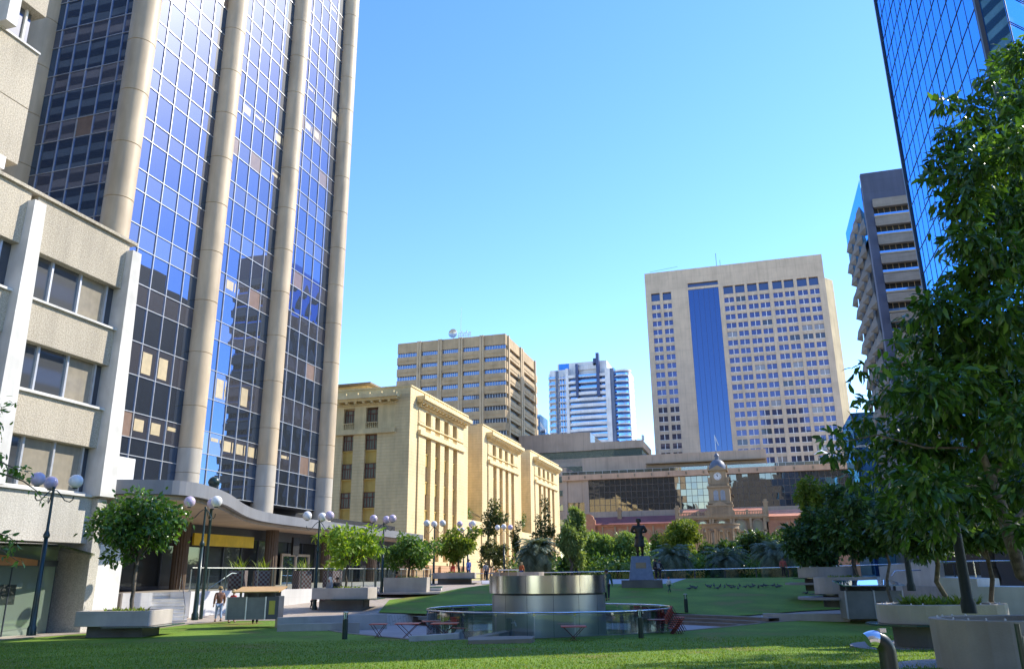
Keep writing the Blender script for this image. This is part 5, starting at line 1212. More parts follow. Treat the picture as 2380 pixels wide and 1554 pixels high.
# back balustrade of the square
a=at(1000,1300,84); b=at(1218,1300,82); c=at(1544,1300,78.5); d=at(1905,1300,73.5); e=at(2300,1300,66)
BB=thing('glass_balustrade','long glass balustrade with pale rail across the back of the lawn','balustrade',(c.x,c.y,1.3))
mb=MB(); mb.tube([(q.x,q.y,z) for q,z in ((a,2.0),(b,2.03),(c,2.12),(d,2.28),(e,2.5))],.05,6); rl=mb.obj('top_rail',M['rail'],BB)
mb=MB()
for (u,z0),(v,z1) in zip(((a,2.0),(b,2.03),(c,2.12),(d,2.28)),((b,2.03),(c,2.12),(d,2.28),(e,2.5))): mb.add([(u.x,u.y,1.2),(v.x,v.y,1.2),(v.x,v.y,z1-.05),(u.x,u.y,z0-.05)],[(0,1,2,3)])
mb.obj('glass_panel',M['clear3'],BB)
mb=MB()
for (u,z0),(v,z1) in zip(((a,2.0),(b,2.03),(c,2.12),(d,2.28)),((b,2.03),(c,2.12),(d,2.28),(e,2.5))):
    for i in range(5): t_=i/5; mb.box(u.x+(v.x-u.x)*t_-.05,u.x+(v.x-u.x)*t_+.05,u.y+(v.y-u.y)*t_-.05,u.y+(v.y-u.y)*t_+.05,1.1,z0)
mb.obj('post',M['alud'],BB)
mb=MB(); 
for x0,x1,f in ((1145,1182,79),(1182,1214,79)):
    a=at(x0,1331,f); b=at(x1,1331,f); m_=(a+b)/2; mb.tube([a+Vector((0,0,.5)),m_,b+Vector((0,0,.5))],.03,5)
# lounge seat / drinking station beyond drum
p=at(1176,1338,78); t=thing('bus_shelter','white framed table shelter beyond the drum beside the palm','shelter',(p.x,p.y,1.3)); a=at(1158,1325,78); b=at(1206,1323,78); L=(b-a).length
MB().box(0,L,-.4,.8,a.z-1.3,a.z-1.2).obj('roof_slab',M['whitep'],t,False); 
mb=MB()
for x in (.1,L/2,L-.1): mb.tube([(x,0,0),(x,0,a.z-1.3)],.04,6)
mb.obj('frame',M['alu'],t,False); t.location=(a.x,a.y,1.3); t.rotation_euler=(0,0,YAW)
# teal recycling/step blocks
for px,py,lab in ((951,1368,'small white and teal step block left on the grass corner below the lamp'),(1008,1371,'small white and teal step block beside the sunlit planter')):
    p=place(px,py); t=thing('step_block',lab,'block',(p.x,p.y,p.z),YAW); MB().box(-.55,.55,-.3,.3,0,.2).obj('body',M['whitep'],t,False); MB().box(-.6,.6,-.35,.35,.2,.27).obj('top',mat('teal_top',(.03,.25,.2),.4),t,False)
# street signs and awnings at the corner: yellow road signs
p=at(1146,1310,92); t=thing('road_sign','pair of yellow road signs on a pole by the cream building corner','road sign',(p.x,p.y,1.3))
a=at(1133,1283,92); MB().tube([(0,0,0),(0,0,a.z+.6-1.3)],.06,6).obj('pole',M['alu'],t,False); MB().rbox((-.25*lx-.5,-.25*ly,at(1130,1274,92).z-1.3),1.15,.05,.55,YAW).obj('sign_panel',M['yellow'],t,False); MB().rbox((.1,-.06,at(1140,1288,92).z-1.3),.75,.05,.62,YAW).obj('sign_panel',M['yellow'],t,False)
# ================================================================== statue
f=60.; p=at(1491,1350,f); z0=at(1491,1360,f).z
ST=thing('statue','bronze statue of a standing man in coat and cap on a tapering blue granite pedestal','statue',(p.x,p.y,z0),YAW-.12)
zp=at(1491,1347,f).z-z0; zt=at(1491,1292,f).z-z0; top=at(1491,1206,f).z-z0
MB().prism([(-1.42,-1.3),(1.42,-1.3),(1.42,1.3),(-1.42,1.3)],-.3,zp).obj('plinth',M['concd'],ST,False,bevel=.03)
def taper(w0,w1,za,zb):
    mb=MB(); v=[(-w0,-w0,za),(w0,-w0,za),(w0,w0,za),(-w0,w0,za),(-w1,-w1,zb),(w1,-w1,zb),(w1,w1,zb),(-w1,w1,zb)]; mb.add(v,[(0,3,2,1),(4,5,6,7),(0,1,5,4),(1,2,6,5),(2,3,7,6),(3,0,4,7)]); return mb
pd=taper(.87,.64,zp,zt).obj('pedestal',M['blue'],ST,False,bevel=.02)
mb=MB(); zz=zp+(zt-zp)*.60; w=.87-.23*.6; mb.add([(-w*.5,-w-.03,zz-.22),(w*.5,-w-.03,zz-.22),(w*.5,-w+.07-.05,zz+.22),(-w*.5,-w+.07-.05,zz+.22)],[(0,1,2,3)]); mb.obj('plaque',M['plaque'],pd,False)
# ================================================================== people
def skin(vs,es,rs,root,m,name,parent,sub=1,loc=None):
    me=bpy.data.meshes.new(name); me.from_pydata(vs,es,[]); o=bpy.data.objects.new(name,me); COL.objects.link(o)
    s=o.modifiers.new('s','SKIN'); s.use_smooth_shade=True
    for i,r in enumerate(rs): me.skin_vertices[0].data[i].radius=(r,r) if not hasattr(r,'__len__') else r
    for i in range(len(vs)): me.skin_vertices[0].data[i].use_root=(i==root)
    u=o.modifiers.new('u','SUBSURF'); u.levels=sub; u.render_levels=sub
    dg=bpy.context.evaluated_depsgraph_get(); nm=bpy.data.meshes.new_from_object(o.evaluated_get(dg)); bpy.data.objects.remove(o)
    nm.materials.clear(); nm.materials.append(m); 
    for p in nm.polygons: p.use_smooth=True
    o=bpy.data.objects.new(name,nm); COL.objects.link(o); o.parent=parent; return o
def person(loc,face,H,pose,label,cols,hat=None,hairlen=0,dress=False,coat=0,statue=None,name='person',female=False,pack=None,arms=None):
    """faces local +y turned by face; cols=(skin,top,bottom,hair,shoe)"""
    k=H/1.75; sk,tp_,bt,hr,shm=cols
    if statue is None: t=thing(name,label,'person',loc,face)
    else: t=statue
    zoff=0 if statue is None else statue_z
    step={'walk':.26,'stand':.0,'sit':0,'bend':.12}[pose]; lean=.02 if pose!='bend' else .35
    hipz=.92 if pose!='sit' else .12; sw=.175 if female else .2
    P=lambda x,y,z:(x*k,y*k,z*k+zoff)
    if pose=='sit': hip=P(0,0,hipz); knees=[(s*.1,.42,.12) for s in(-1,1)]; ank=[(s*.1,.46,-.32) for s in (-1,1)]
    else: knees=[(-.09,step*.55,.50),(.10,-step*.25,.49)]; ank=[(-.09,step,.09),(.10,-step*1.1,.13 if step>.2 else .09)]
    ch=hipz+.38; nk=hipz+.55; hd=hipz+.70
    ly_=lean
    shd=[(-sw,ly_,hipz+.5),(sw,ly_,hipz+.5)]
    if arms=='front': elb=[(-sw-.10,ly_-.03,hipz+.24),(sw+.10,ly_-.03,hipz+.24)]; wr=[(-.10,ly_+.22,hipz+.22),(.10,ly_+.22,hipz+.24)]
    elif pose=='sit': elb=[(-sw-.06,.06,hipz+.24),(sw+.06,.06,hipz+.24)]; wr=[(-.1,.28,hipz+.14),(.1,.28,hipz+.14)]
    elif pose=='bend': elb=[(-sw,.42,hipz+.3),(sw,.42,hipz+.3)]; wr=[(-sw,.55,hipz+.1),(sw,.55,hipz+.1)]
    else: elb=[(-sw-.07,ly_-step*.4-.03,hipz+.22),(sw+.07,ly_+step*.35,hipz+.22)]; wr=[(-sw-.09,ly_-step*.6+.06,hipz-.03),(sw+.09,ly_+step*.9+.05,hipz+.0)]
    vs=[];es=[];rs=[]
    def V(p,r,par=None):
        vs.append(P(*p)); rs.append(r*k); i=len(vs)-1
        if par is not None: es.append((par,i))
        return i
    r0=V((0,0,hipz),.12); c1=V((0,ly_*.4,hipz+.2),.115,r0); c2=V((0,ly_*.8,ch),.13,c1); n1=V((0,ly_,nk),.055,c2); n2=V((0,ly_+.01,nk+.05),.052,n1); h1=V((0,ly_+.015,nk+.13),.083,n2); h2=V((0,ly_+.01,nk+.22),.082,h1); V((0,ly_+.0,nk+.27),.05,h2)
    V((0,ly_+.115,nk+.14),.012,h1)
    for s,(a,b,c) in enumerate(zip(shd,elb,wr)):
        q=V(a,.055,c2); q2=V(b,.042,q); q3=V(c,.030,q2); d=(Vector(c)-Vector(b)).normalized(); pm=Vector(c)+d*.07; q4=V(tuple(pm),.034,q3)
        for j in range(4): V(tuple(pm+d*(.07+.015*(j in(1,2)))+Vector(((j-1.5)*.018,.01*j,0))),.008,q4)
        V(tuple(pm+d*.02+Vector((0,.05,0))),.009,q4)
    for a,b in zip(knees,ank):
        q=V((a[0]*1.0,a[1]*.1,hipz-.06),.085,r0); q2=V(a,.058,q); q3=V(b,.040,q2); V((b[0],b[1]+.14,b[2]-.055),.032,q3)
    body=skin(vs,es,rs,0,sk,'body' if statue is None else 'figure',t)
    # upper garment
    vs=[];es=[];rs=[]
    e_=.022
    r0=V((0,0,hipz-.02-coat*.25),.135+e_+(.05 if coat else 0)); r1=V((0,ly_*.3,hipz+.15),.118+e_,r0); c2=V((0,ly_*.8,ch),.135+e_,r1); V((0,ly_,nk-.04),.075+e_,c2)
    for a,b,c in zip(shd,elb,wr):
        q=V(a,.062+e_,c2); q2=V(b,.046+e_,q); V(c,.036+e_*.8,q2)
    if coat or dress: V((0,0,hipz-.42),.2+.03*dress,r0)
    skin(vs,es,rs,0,tp_,'coat' if coat else 'dress' if dress else 'shirt',t)
    if not dress:
        vs=[];es=[];rs=[]
        r0=V((0,0,hipz),.14)
        for a,b in zip(knees,ank): q=V((a[0],a[1]*.1,hipz-.07),.10,r0); q2=V(a,.074,q); V((b[0],b[1],b[2]+.04),.060,q2)
        skin(vs,es,rs,0,bt,'trousers',t)
    mb=MB(); hc=P(0,ly_-.012,nk+.185); mb.sphere(hc,.112*k,14,0,1.02,-.25 if not hairlen else -.7,1)
    if hairlen: mb.sphere(P(0,ly_-.05,nk+.08),.105*k,12,0,1.5)
    o=mb.obj('hair',hr,t,False)
    if hat:
        mb=MB(); zc=P(0,ly_,nk+.235); mb.lathe([(.001,.11*k),(.09*k,.09*k),(.115*k,0),((.115 if hat[1]=='cap' else .20)*k,-.01*k),((.11)*k,-.02*k)],zc,16)
        if hat[1]=='cap': mb.rbox((zc[0],zc[1]+.13*k,zc[2]),.14*k,.12*k,.012*k)
        mb.obj('hat',hat[0],t,False)
    if not (statue and False):
        mb=MB()
        for b in ank: mb.sphere(P(b[0],b[1]+.06,b[2]-.045),.06*k,10,0,.7); mb.sphere(P(b[0],b[1]+.13,b[2]-.055),.045*k,10,0,.7)
        mb.obj('shoe',shm,t,False)
    if pack: mb=MB(); mb.rbox(P(0,ly_-.2,hipz+.3),.3*k,.16*k,.42*k); mb.obj('backpack',pack,t,False,bevel=.03)
    return t
def cm(n,c,r=.8): return mat(n,c,r,scale=3)
sk1=cm('skin_light',(.55,.34,.24),.6); sk2=cm('skin_tan',(.38,.22,.14),.6)
brown=cm('brown_leather',(.20,.09,.05),.5); jean=cm('washed_denim',(.25,.35,.50)); redc=cm('red_cloth',(.62,.05,.04)); dk=cm('dark_cloth',(.025,.025,.03)); whc=cm('white_cloth',(.75,.74,.72)); org=cm('orange_cloth',(.6,.16,.05)); blu=cm('blue_cloth',(.06,.12,.4)); grn=cm('green_grey_cloth',(.05,.12,.08)); hb=cm('dark_hair',(.03,.02,.015),.5); hl=cm('fair_hair',(.4,.28,.13),.5); straw=cm('straw_hat',(.65,.48,.25)); khaki=cm('khaki_cap',(.45,.30,.12)); gy=cm('grey_cloth',(.3,.3,.32)); shoe=cm('shoe_leather',(.05,.035,.03),.5); pink=cm('dusty_pink_cloth',(.5,.12,.1))
def pp(px,f): p=at(px,1400,f); return (p.x,p.y,g(p.x,p.y))
person(pp(510,42.5),YAW+.5,1.66,'walk','man in a brown jacket, pale jeans and khaki cap walking along the white wall',(sk1,brown,jean,hb,shoe),(khaki,'cap'))
person(pp(541,41.5),YAW-.6,1.55,'walk','woman in a red coat and straw hat walking beside the man in the brown jacket',(sk1,redc,redc,hb,shoe),(straw,'brim'),coat=1,female=True)
p_=at(598,1371,41.0); person((p_.x,p_.y,p_.z-1.62),YAW+.3,1.7,'stand','dark haired person whose head shows above the timber roofed cabinet',(sk2,dk,dk,hb,shoe))
person(pp(724,48.5),YAW-1.2,.85,'bend','small child in red leaning forward beside the lamp post and planter',(sk1,redc,dk,hb,shoe))
q=pp(765,47.6); person((q[0],q[1],at(765,1377,47.6).z-.05),YAW+PI*.8,1.62,'sit','seated woman in a white headscarf on the planter edge under the yellow green tree',(sk1,gy,dk,whc,shoe),(whc,'cap'),hairlen=1,female=True)
q=pp(782,48.6); person((q[0],q[1],at(782,1377,48.6).z-.05),YAW+.5,1.7,'sit','seated person in dark clothes beside the woman in the white headscarf',(sk2,dk,dk,hb,shoe))
q=pp(920,57); person((q[0],q[1],at(920,1360,57).z),YAW-1.3,1.65,'sit','seated person in orange and pink on the plain planter below the dark green tree',(sk1,org,pink,hb,shoe))
person(pp(1412,47.0)[:2]+(at(1412,1396,47).z,),YAW-.2,1.7,'walk','person in grey green clothes striding past the right side of the steel drum',(sk2,grn,dk,hb,shoe))
q=pp(1529,71); person(q,YAW+.9,1.75,'stand','tall person in black standing right behind the statue pedestal',(sk2,dk,dk,hb,shoe))
q=pp(1538,71); person(q,YAW-.9,1.62,'walk','person in black with a pale bag walking away from the statue pedestal',(sk1,dk,dk,hb,shoe),pack=gy,female=True)
person(tuple(place(1556,1378)),YAW-1.1,1.02,'walk','small child in a white top and orange cap running on the far lawn',(sk1,whc,grn,org,shoe),(org,'cap'))
q=pp(1829,72); person(q,YAW+PI,1.7,'stand','person in a dark red top by the back balustrade under the right hand palm',(sk2,pink,dk,hb,shoe))
q=pp(1213,80); person(q,YAW-.5,1.65,'stand','long haired person in an orange top by the back balustrade next to the drum',(sk1,org,blu,hl,shoe),hairlen=1,female=True)
q=pp(1052,71); person((q[0],q[1],q[2]+.35),YAW,1.7,'stand','person in rust red standing behind the bright bushy tree trunk',(sk1,org,redc,hb,shoe))
q=pp(1089,74); person((q[0],q[1],q[2]+.2),YAW+.6,1.65,'walk','person in blue walking past the trunk of the bright bushy tree',(sk1,blu,blu,hb,shoe))
q=pp(1129,82); person(q,YAW+.3,1.7,'walk','distant pedestrian in grey by the heritage building corner',(sk1,gy,dk,hb,shoe))
# statue figure
statue_z=zt
fig_h=(top-zt)
person((0,0,0),0,fig_h/1.0*.995,'stand','',(M['bronze'],)*5,(M['bronze'],'cap'),coat=1,statue=ST,arms='front')
for c_ in ST.children:
    if c_.name.split('.')[0] in('figure','coat','trousers','hair','hat','shoe'): c_.scale=(1.22,1.15,1)
# ================================================================== pigeons
pg=MB(); pg.sphere((0,0,.10),.07,10,0,.8); pg.v=[(x*.9,y*1.7,z) for x,y,z in pg.v]; pg.sphere((0,.12,.19),.035,8); pg.tube([(0,-.1,.11),(0,-.24,.08)],[.035,.01],6); pg.tube([(0,.09,.13),(0,.12,.18)],[.035,.025],6); pg.tube([(.02,0,.05),(.02,0,0)],.006,4); pg.tube([(-.02,0,.05),(-.02,0,0)],.006,4)
PIGN=['leftmost grey pigeon of the flock on the far lawn','rightmost stray grey pigeon near the foot of the far right planter']
pig0=pg.obj('pigeon',mat('pigeon_grey',(.09,.10,.12),.7,scale=20)); tag(pig0,'grey pigeon among the flock pecking on the far lawn','pigeon','pigeons on the far lawn')
spots=[(1603,1373),(1609,1369),(1617,1372),(1645,1367),(1651,1369),(1660,1366),(1668,1372),(1674,1367),(1685,1369),(1694,1366),(1700,1370),(1707,1369),(1716,1372),(1745,1369),(1752,1366),(1763,1370),(1772,1367),(1780,1366),(1797,1366),(1806,1369),(1812,1367),(1874,1384),(1720,1366),(1733,1369)]
for i,(a,b) in enumerate(spots):
    o=pig0 if i==0 else pig0.copy()
    if i: COL.objects.link(o)
    p=place(a,b-1); o.location=(p.x,p.y,p.z+.05); o.rotation_euler=(0,0,rnd.uniform(0,6.3)); o.scale=(1.15,)*3
    if i==0: o['label']=PIGN[0]
    elif i==21: o['label']=PIGN[1]
    else: o['label']='grey pigeon in the middle of the flock pecking on the far lawn'
p=place(1503,1344); 
# fallen pale leaves on lawns: tiny stuff
mb=MB(); r_=random.Random(4)
for i in range(260):
    f=r_.uniform(13,30); l=r_.uniform(-10,11) if f<24 else r_.uniform(-14,14); x=hx*f+lx*l; y=hy*f+ly*l; a=r_.uniform(0,6.3); s=r_.uniform(.02,.045)
    z=g(x,y)+.075; mb.add([(x+s*math.cos(a),y+s*math.sin(a),z),(x-s*.5*math.sin(a),y+s*.5*math.cos(a),z+.01),(x-s*math.cos(a),y-s*math.sin(a),z),(x+s*.5*math.sin(a),y-s*.5*math.cos(a),z+.01)],[(0,1,2,3)])
o=mb.obj('fallen_leaves',leafm('dry_leaf',(.25,.17,.07),(.45,.38,.2))); struct(o,'stuff'); tag(o,'small dry leaves scattered over the front lawn','leaves')
# ================================================================== trees
def leafcloud(clumps,n,size,seed,big=False,droop=.3,asp=.45,shell=.55,up=.6,outw=None):
    """clumps: list (cx,cy,cz,rx,ry,rz,weight). returns face coords"""
    r=np.random.default_rng(seed); C=np.array(clumps,float); wt=C[:,6]/C[:,6].sum(); idx=r.choice(len(C),n,p=wt)
    d=r.normal(size=(n,3)); d/=np.linalg.norm(d,axis=1)[:,None]; rad=(shell+(1-shell)*r.random(n))*np.where(r.random(n)<.22,r.random(n)**.5,1)*np.where(r.random(n)<.10,1+.55*r.random(n),1)
    pos=C[idx,:3]+d*rad[:,None]*C[idx,3:6]
    # leaf axis: outward + random, drooping ; normal: up-ish
    ax=d*.8+r.normal(size=(n,3))*.55; ax[:,2]-=droop; ax/=np.linalg.norm(ax,axis=1)[:,None]
    nr=r.normal(size=(n,3))*.6+d*.35; nr[:,2]+=up; sd=np.cross(ax,nr); sd/=np.linalg.norm(sd,axis=1)[:,None]+1e-9; nn=np.cross(sd,ax)
    L=size*(.6+.7*r.random(n)); W=L*asp
    if not big:
        co=np.zeros((n,4,3)); co[:,0]=pos; co[:,1]=pos+ax*(L*.5)[:,None]+sd*(W*.5)[:,None]; co[:,2]=pos+ax*L[:,None]-nn*(L*.15)[:,None]; co[:,3]=pos+ax*(L*.5)[:,None]-sd*(W*.5)[:,None]
        return co.reshape(-1,3),4
    # broad leaf: two folded halves, each a quad strip (4 quads)
    def P(t,s,k): return pos+ax*(L*t)[:,None]+sd*(W*.5*s)[:,None]-nn*(L*k)[:,None]
    b=P(0,0,0);m1=P(.4,0,.03);t=P(1,0,.28);m2=P(.75,0,.13)
    l1=P(.33,1,-.03);l2=P(.72,.72,.06);r1=P(.33,-1,-.03);r2=P(.72,-.72,.06)
    q=[(b,l1,m1,m1),(m1,l1,l2,m2),(m2,l2,t,t),(b,m1,m1,r1),(m1,m2,r2,r1),(m2,t,t,r2)]
    return q,0
def smoothleaf(name,q,m,parent,off):
    """indexed broad leaves so each leaf stays one island"""
    b,l1,m1=q[0][0],q[0][1],q[0][2]; l2,m2=q[1][2],q[1][3]; t=q[2][2]; r1=q[3][3]; r2=q[4][2]
    n=len(b); V=np.stack([b,l1,m1,l2,m2,t,r1,r2],1).reshape(-1,3)-np.array(off)
    T=np.array([[0,1,2],[2,1,3],[2,3,4],[4,3,5],[0,2,6],[2,7,6],[2,4,7],[4,5,7]]); F=(T[None]+8*np.arange(n)[:,None,None]).reshape(-1,3)
    me=bpy.data.meshes.new(name); me.vertices.add(len(V)); me.vertices.foreach_set('co',V.astype(np.float32).ravel()); me.loops.add(F.size); me.loops.foreach_set('vertex_index',F.ravel().astype(np.int32))
    me.polygons.add(len(F)); me.polygons.foreach_set('loop_start',np.arange(0,F.size,3,dtype=np.int32)); me.polygons.foreach_set('loop_total',np.full(len(F),3,dtype=np.int32)); me.materials.append(m); me.update(calc_edges=True)
    o=bpy.data.objects.new(name,me); COL.objects.link(o); o.parent=parent; return o
def clumpset(c,R3,k,seed,s=.42,flat=1.):
    r=random.Random(seed); out=[]; ph=[r.uniform(0,6.3) for _ in range(4)]
    for i in range(int(k*1.15)):
        v=Vector((r.gauss(0,1),r.gauss(0,1),r.gauss(0,1)*.9+.12)).normalized(); az=math.atan2(v.y,v.x)
        lob=1+.16*math.sin(2*az+ph[0])+.12*math.sin(3*az+ph[1]+2*v.z)+.10*math.sin(5*az+ph[2]-3*v.z)   # uneven outline
        rad=(r.uniform(.12,1)**.5)*lob*.80; v=v*rad; q=r.uniform(.45,1.25)*s
        if v.z<-.55: v.z=-.55+r.uniform(-.1,.1)
        out.append((c[0]+v.x*R3[0],c[1]+v.y*R3[1],c[2]+v.z*R3[2],R3[0]*q,R3[1]*q,R3[2]*q*flat*.8,q**2))
    return out
def limb(mb,a,b,r0,r1,seed,n=5,sag=.0):
    r=random.Random(seed); a=Vector(a); b=Vector(b); pts=[]; rs=[]; L=(b-a).length
    for i in range(n+1):
        t=i/n; p=a.lerp(b,t)+Vector((r.uniform(-1,1),r.uniform(-1,1),r.uniform(-.5,1)))*L*.035*(0<i<n)+Vector((0,0,math.sin(PI*t)*L*sag)); pts.append(p); rs.append(r0+(r1-r0)*t)
    mb.tube(pts,rs,7)
def tree(label,base,fork,clumps,n,size,m,seed,r=.12,big=False,group=None,bark='bark',name='tree',cat='tree',nl=9,**kw):
    t=thing(name,label,cat,base,0,group); mb=MB(); base=Vector(base); fk=Vector(fork)
    limb(mb,base-Vector((0,0,.3)),fk,r,r*.72,seed,6); rr=random.Random(seed)
    for c in rr.sample(clumps,min(nl,len(clumps))): limb(mb,fk-Vector((0,0,rr.uniform(0,.4)*(fk-base).length*.3)),c[:3],r*.42,r*.1,seed+int(c[0]*7),5,.03)
    mb.obj('trunk',M[bark],t)
    res,nv=leafcloud(clumps,n,size,seed,big,**kw)
    if big: smoothleaf('crown',res,M[m],t,tuple(base))
    else: fastmesh('crown',res,nv,M[m],t,tuple(base))
    return t
def pxtree(label,px0,px1,pyt,pyb,f,n,size,m,seed,k=14,trunkpx=None,zb=None,s=.42,depth=.85,**kw):
    cx=(px0+px1)/2; a=at(px0,(pyt+pyb)/2,f); b=at(px1,(pyt+pyb)/2,f); w=(b-a).length/2; top=at(cx,pyt,f).z; bot=at(cx,pyb,f).z
    c=at(cx,(pyt+pyb)/2,f); h=(top-bot)/2
    tb=at(trunkpx or cx,pyb,f); base=Vector((tb.x,tb.y,g(tb.x,tb.y) if zb is None else zb))
    cl=clumpset(c,(w,w*depth,h),k,seed,s)
    return tree(label,base,(tb.x*.7+c.x*.3,tb.y*.7+c.y*.3,bot+h*.35),cl,n,size,m,seed,**kw)
# --- left planter trees
x,y,z=plpx(318,34.2); pxtree('dark round leafy tree in the angular planter before the canopied tower',206,440,1140,1335,34.2,6000,.22,'lf_big',11,k=30,trunkpx=316,zb=z+.9,r=.09,big=True,s=.36,nl=14,asp=.5)
pxtree('sparse yellow green tree with visible twigs between two lamp posts',708,905,1205,1330,48.5,1500,.32,'lf_lime',12,k=26,trunkpx=806,zb=.7,r=.08,big=True,s=.28,nl=24,shell=.3,asp=.5)
pxtree('dark green round tree above the plain concrete planter',878,1032,1235,1332,57,5200,.26,'lf_mid',13,k=22,trunkpx=950,zb=1.2,r=.1,s=.36,asp=.45)
pxtree('bright bushy tree in the sunlit concrete planter',1012,1120,1213,1316,67,4600,.30,'lf_yel',14,k=20,trunkpx=1067,zb=1.7,r=.13,s=.36,asp=.45)
pxtree('dark olive tree rising in front of the middle cream wing',1112,1178,1165,1250,92,1500,.36,'lf_olive',15,k=14,trunkpx=1132,zb=1.2,r=.14,s=.33,nl=10,asp=.45)
pxtree('broad olive brown shrubby tree below the tall dark olive one',1100,1186,1240,1335,90,3000,.32,'lf_olive',16,k=18,trunkpx=1140,zb=1.2,r=.1,s=.33,asp=.4)
pxtree('thin straggly tree in front of the last cream wing',1228,1292,1150,1300,100,1500,.38,'lf_olive',17,k=18,trunkpx=1248,zb=1.2,r=.12,s=.24,nl=16,asp=.4)
pxtree('narrow climbing shrub against the cream link wall',1186,1212,1215,1300,97,900,.32,'lf_olive',18,k=12,zb=1.2,r=.06,s=.35)
p=at(1101,1196,132); tree('clipped green hedge on the parapet between the first two cream wings',(p.x-1.2,132,10.9),(p.x-1.2,132,11.4),clumpset((-48.5,132.5,12.4),(2.0,3.2,1.7),12,19,.5),1600,.3,'lf_mid',19,r=.05,name='hedge',cat='hedge')
tree('dark green hedge on the parapet between the last two cream wings',(-48.3,165.5,10.4),(-48.3,165.5,11),clumpset((-48.3,165.5,12.3),(2.2,3.0,2.2),12,20,.5),1600,.34,'lf_dark',20,r=.05,name='hedge',cat='hedge')
# --- square beyond: crowns
GB=-1.
pxtree('soft airy pale green tree left of the fig trees',1296,1364,1185,1335,85,9000,.4,'lf_airy',21,k=24,zb=GB,r=.25,s=.3,depth=.8,asp=.3)
pxtree('tall airy tree tip beside the podium wall',1322,1360,1180,1250,86,2600,.4,'lf_airy',22,k=9,zb=GB,r=.2,s=.4,asp=.3)
pxtree('round fig tree left of the statue, bright on top',1352,1440,1224,1328,92,14000,.34,'lf_fig',23,k=20,zb=GB,r=.35,s=.38)
pxtree('wide round fig tree behind the statue',1402,1514,1220,1332,93,18000,.34,'lf_fig',24,k=24,zb=GB,r=.4,s=.36)
pxtree('dark low bush before the airy tree',1306,1376,1268,1342,88,4200,.4,'lf_dark',25,k=14,zb=GB,r=.2,s=.42)
pxtree('bright yellow green round tree right of the statue',1532,1634,1200,1300,98,11000,.34,'lf_yel',26,k=24,zb=GB,r=.35,s=.36)
pxtree('dark green tree between the statue and the bright round tree',1505,1560,1232,1330,105,3800,.42,'lf_mid',27,k=14,zb=GB,r=.3,s=.4)
pxtree('yellow leaved shrub under the bright round tree',1590,1636,1275,1335,100,1800,.36,'lf_lime',28,k=10,zb=GB,r=.1,s=.4)
pxtree('dark rounded tree right of the bright one',1628,1722,1242,1342,98,7500,.42,'lf_dark',29,k=24,zb=GB,r=.3,s=.38)
pxtree('tall dark tree between the two grey palms',1690,1800,1218,1342,102,8500,.44,'lf_dark',30,k=28,zb=GB,r=.35,s=.38)
pxtree('dark tree behind the right hand palm',1770,1860,1225,1342,106,6500,.44,'lf_dark',31,k=22,zb=GB,r=.35,s=.4)
def wood(px0,px1,pyt,pyb,f,n,m,seed,lab,k=30):
    cl=[]; rr=random.Random(seed)
    for i in range(k):
        px=rr.uniform(px0,px1); py=rr.uniform(pyt,pyb); p=at(px,py,f+rr.uniform(-4,4)); s=rr.uniform(1.5,3.); cl.append((p.x,p.y,p.z,s,s,s*.8,s*s))
    co,nv=leafcloud(cl,n,.42,seed); o=fastmesh('shrubbery',co,nv,M[m]); struct(o,'stuff'); tag(o,lab,'shrubs')
wood(1290,1860,1318,1345,104,7000,'lf_dark',77,'dark understorey shrubs along the back of the square',60)
# --- palms
wood(1215,1930,1322,1342,90,26000,'lf_mid',78,'low green hedge just behind the back balustrade',150)
wood(1180,1330,1318,1345,95,3500,'lf_olive',79,'low shrubs below the palm clump at the left end of the balustrade',24)
def palm(label,px,pyt,pyb,f,n,L,m,seed,w=.16,zb=None,trunk=True,name='palm_tree',cat='palm',r=.22,low=-.5,ground=None):
    c=at(px,(pyt*.45+pyb*.55),f); top=at(px,pyt,f).z; gz=g(c.x,c.y) if ground is None else ground
    t=thing(name,label,cat,(c.x,c.y,gz)); rr=random.Random(seed); mb=MB()
    h=c.z-gz
    if trunk: MB().tube([(0,0,-.3),(0.05,0,h*.5),(0,0,h)],[r,r*.85,r*.9],9).obj('trunk',M['barkd'],t,False)
    for i in range(n):
        az=rr.uniform(0,2*PI); el=rr.uniform(low,1.45); ll_=L*rr.uniform(.75,1.1)
        # frond = rachis with leaflets
        p=Vector((0,0,h)); e=el; dirs=[]; seg=7
        for s_ in range(seg):
            d=Vector((math.cos(az)*math.cos(e),math.sin(az)*math.cos(e),math.sin(e))); q=p+d*ll_/seg; side=Vector((-math.sin(az),math.cos(az),0)); u=d.cross(side)
            for sg in (-1,1):
                for q_ in (0,.5):
                    b_=p.lerp(q,q_); lw=ll_*.26*math.sin(PI*(.12+.85*(s_+q_)/seg)); tip=b_+(side*sg*.75+d*.65-Vector((0,0,.25)))*lw; ww=d*w*.5
                    mb.add([b_-ww,b_+ww,tip],[(0,1,2)])
            p=q; e-=.28*rr.uniform(.7,1.3)
    mb.obj('fronds',M[m],t,False); return t
palm('dense dark grey green palm clump in front of the last cream wing',1246,1232,1330,84,230,2.9,'lf_grey',41,.17,trunk=True,low=-.9)
palm('grey green palm right behind the statue pedestal',1562,1245,1345,82,170,2.9,'lf_grey',42,.15,low=-1.)
palm('grey green palm in the dark trees, middle of the back row',1684,1262,1345,86,170,3.1,'lf_grey',43,.15,low=-1.)
palm('right hand palm above the person in dark red',1800,1226,1345,80,170,2.9,'lf_grey',44,.15,low=-.8)
palm('small bright pandanus palm left of the statue pedestal',1436,1290,1352,84,46,1.7,'lf_yel',45,.09,low=-.2)
palm('second bright pandanus palm touching the statue pedestal',1460,1298,1352,82,36,1.5,'lf_yel',46,.09,low=-.2)
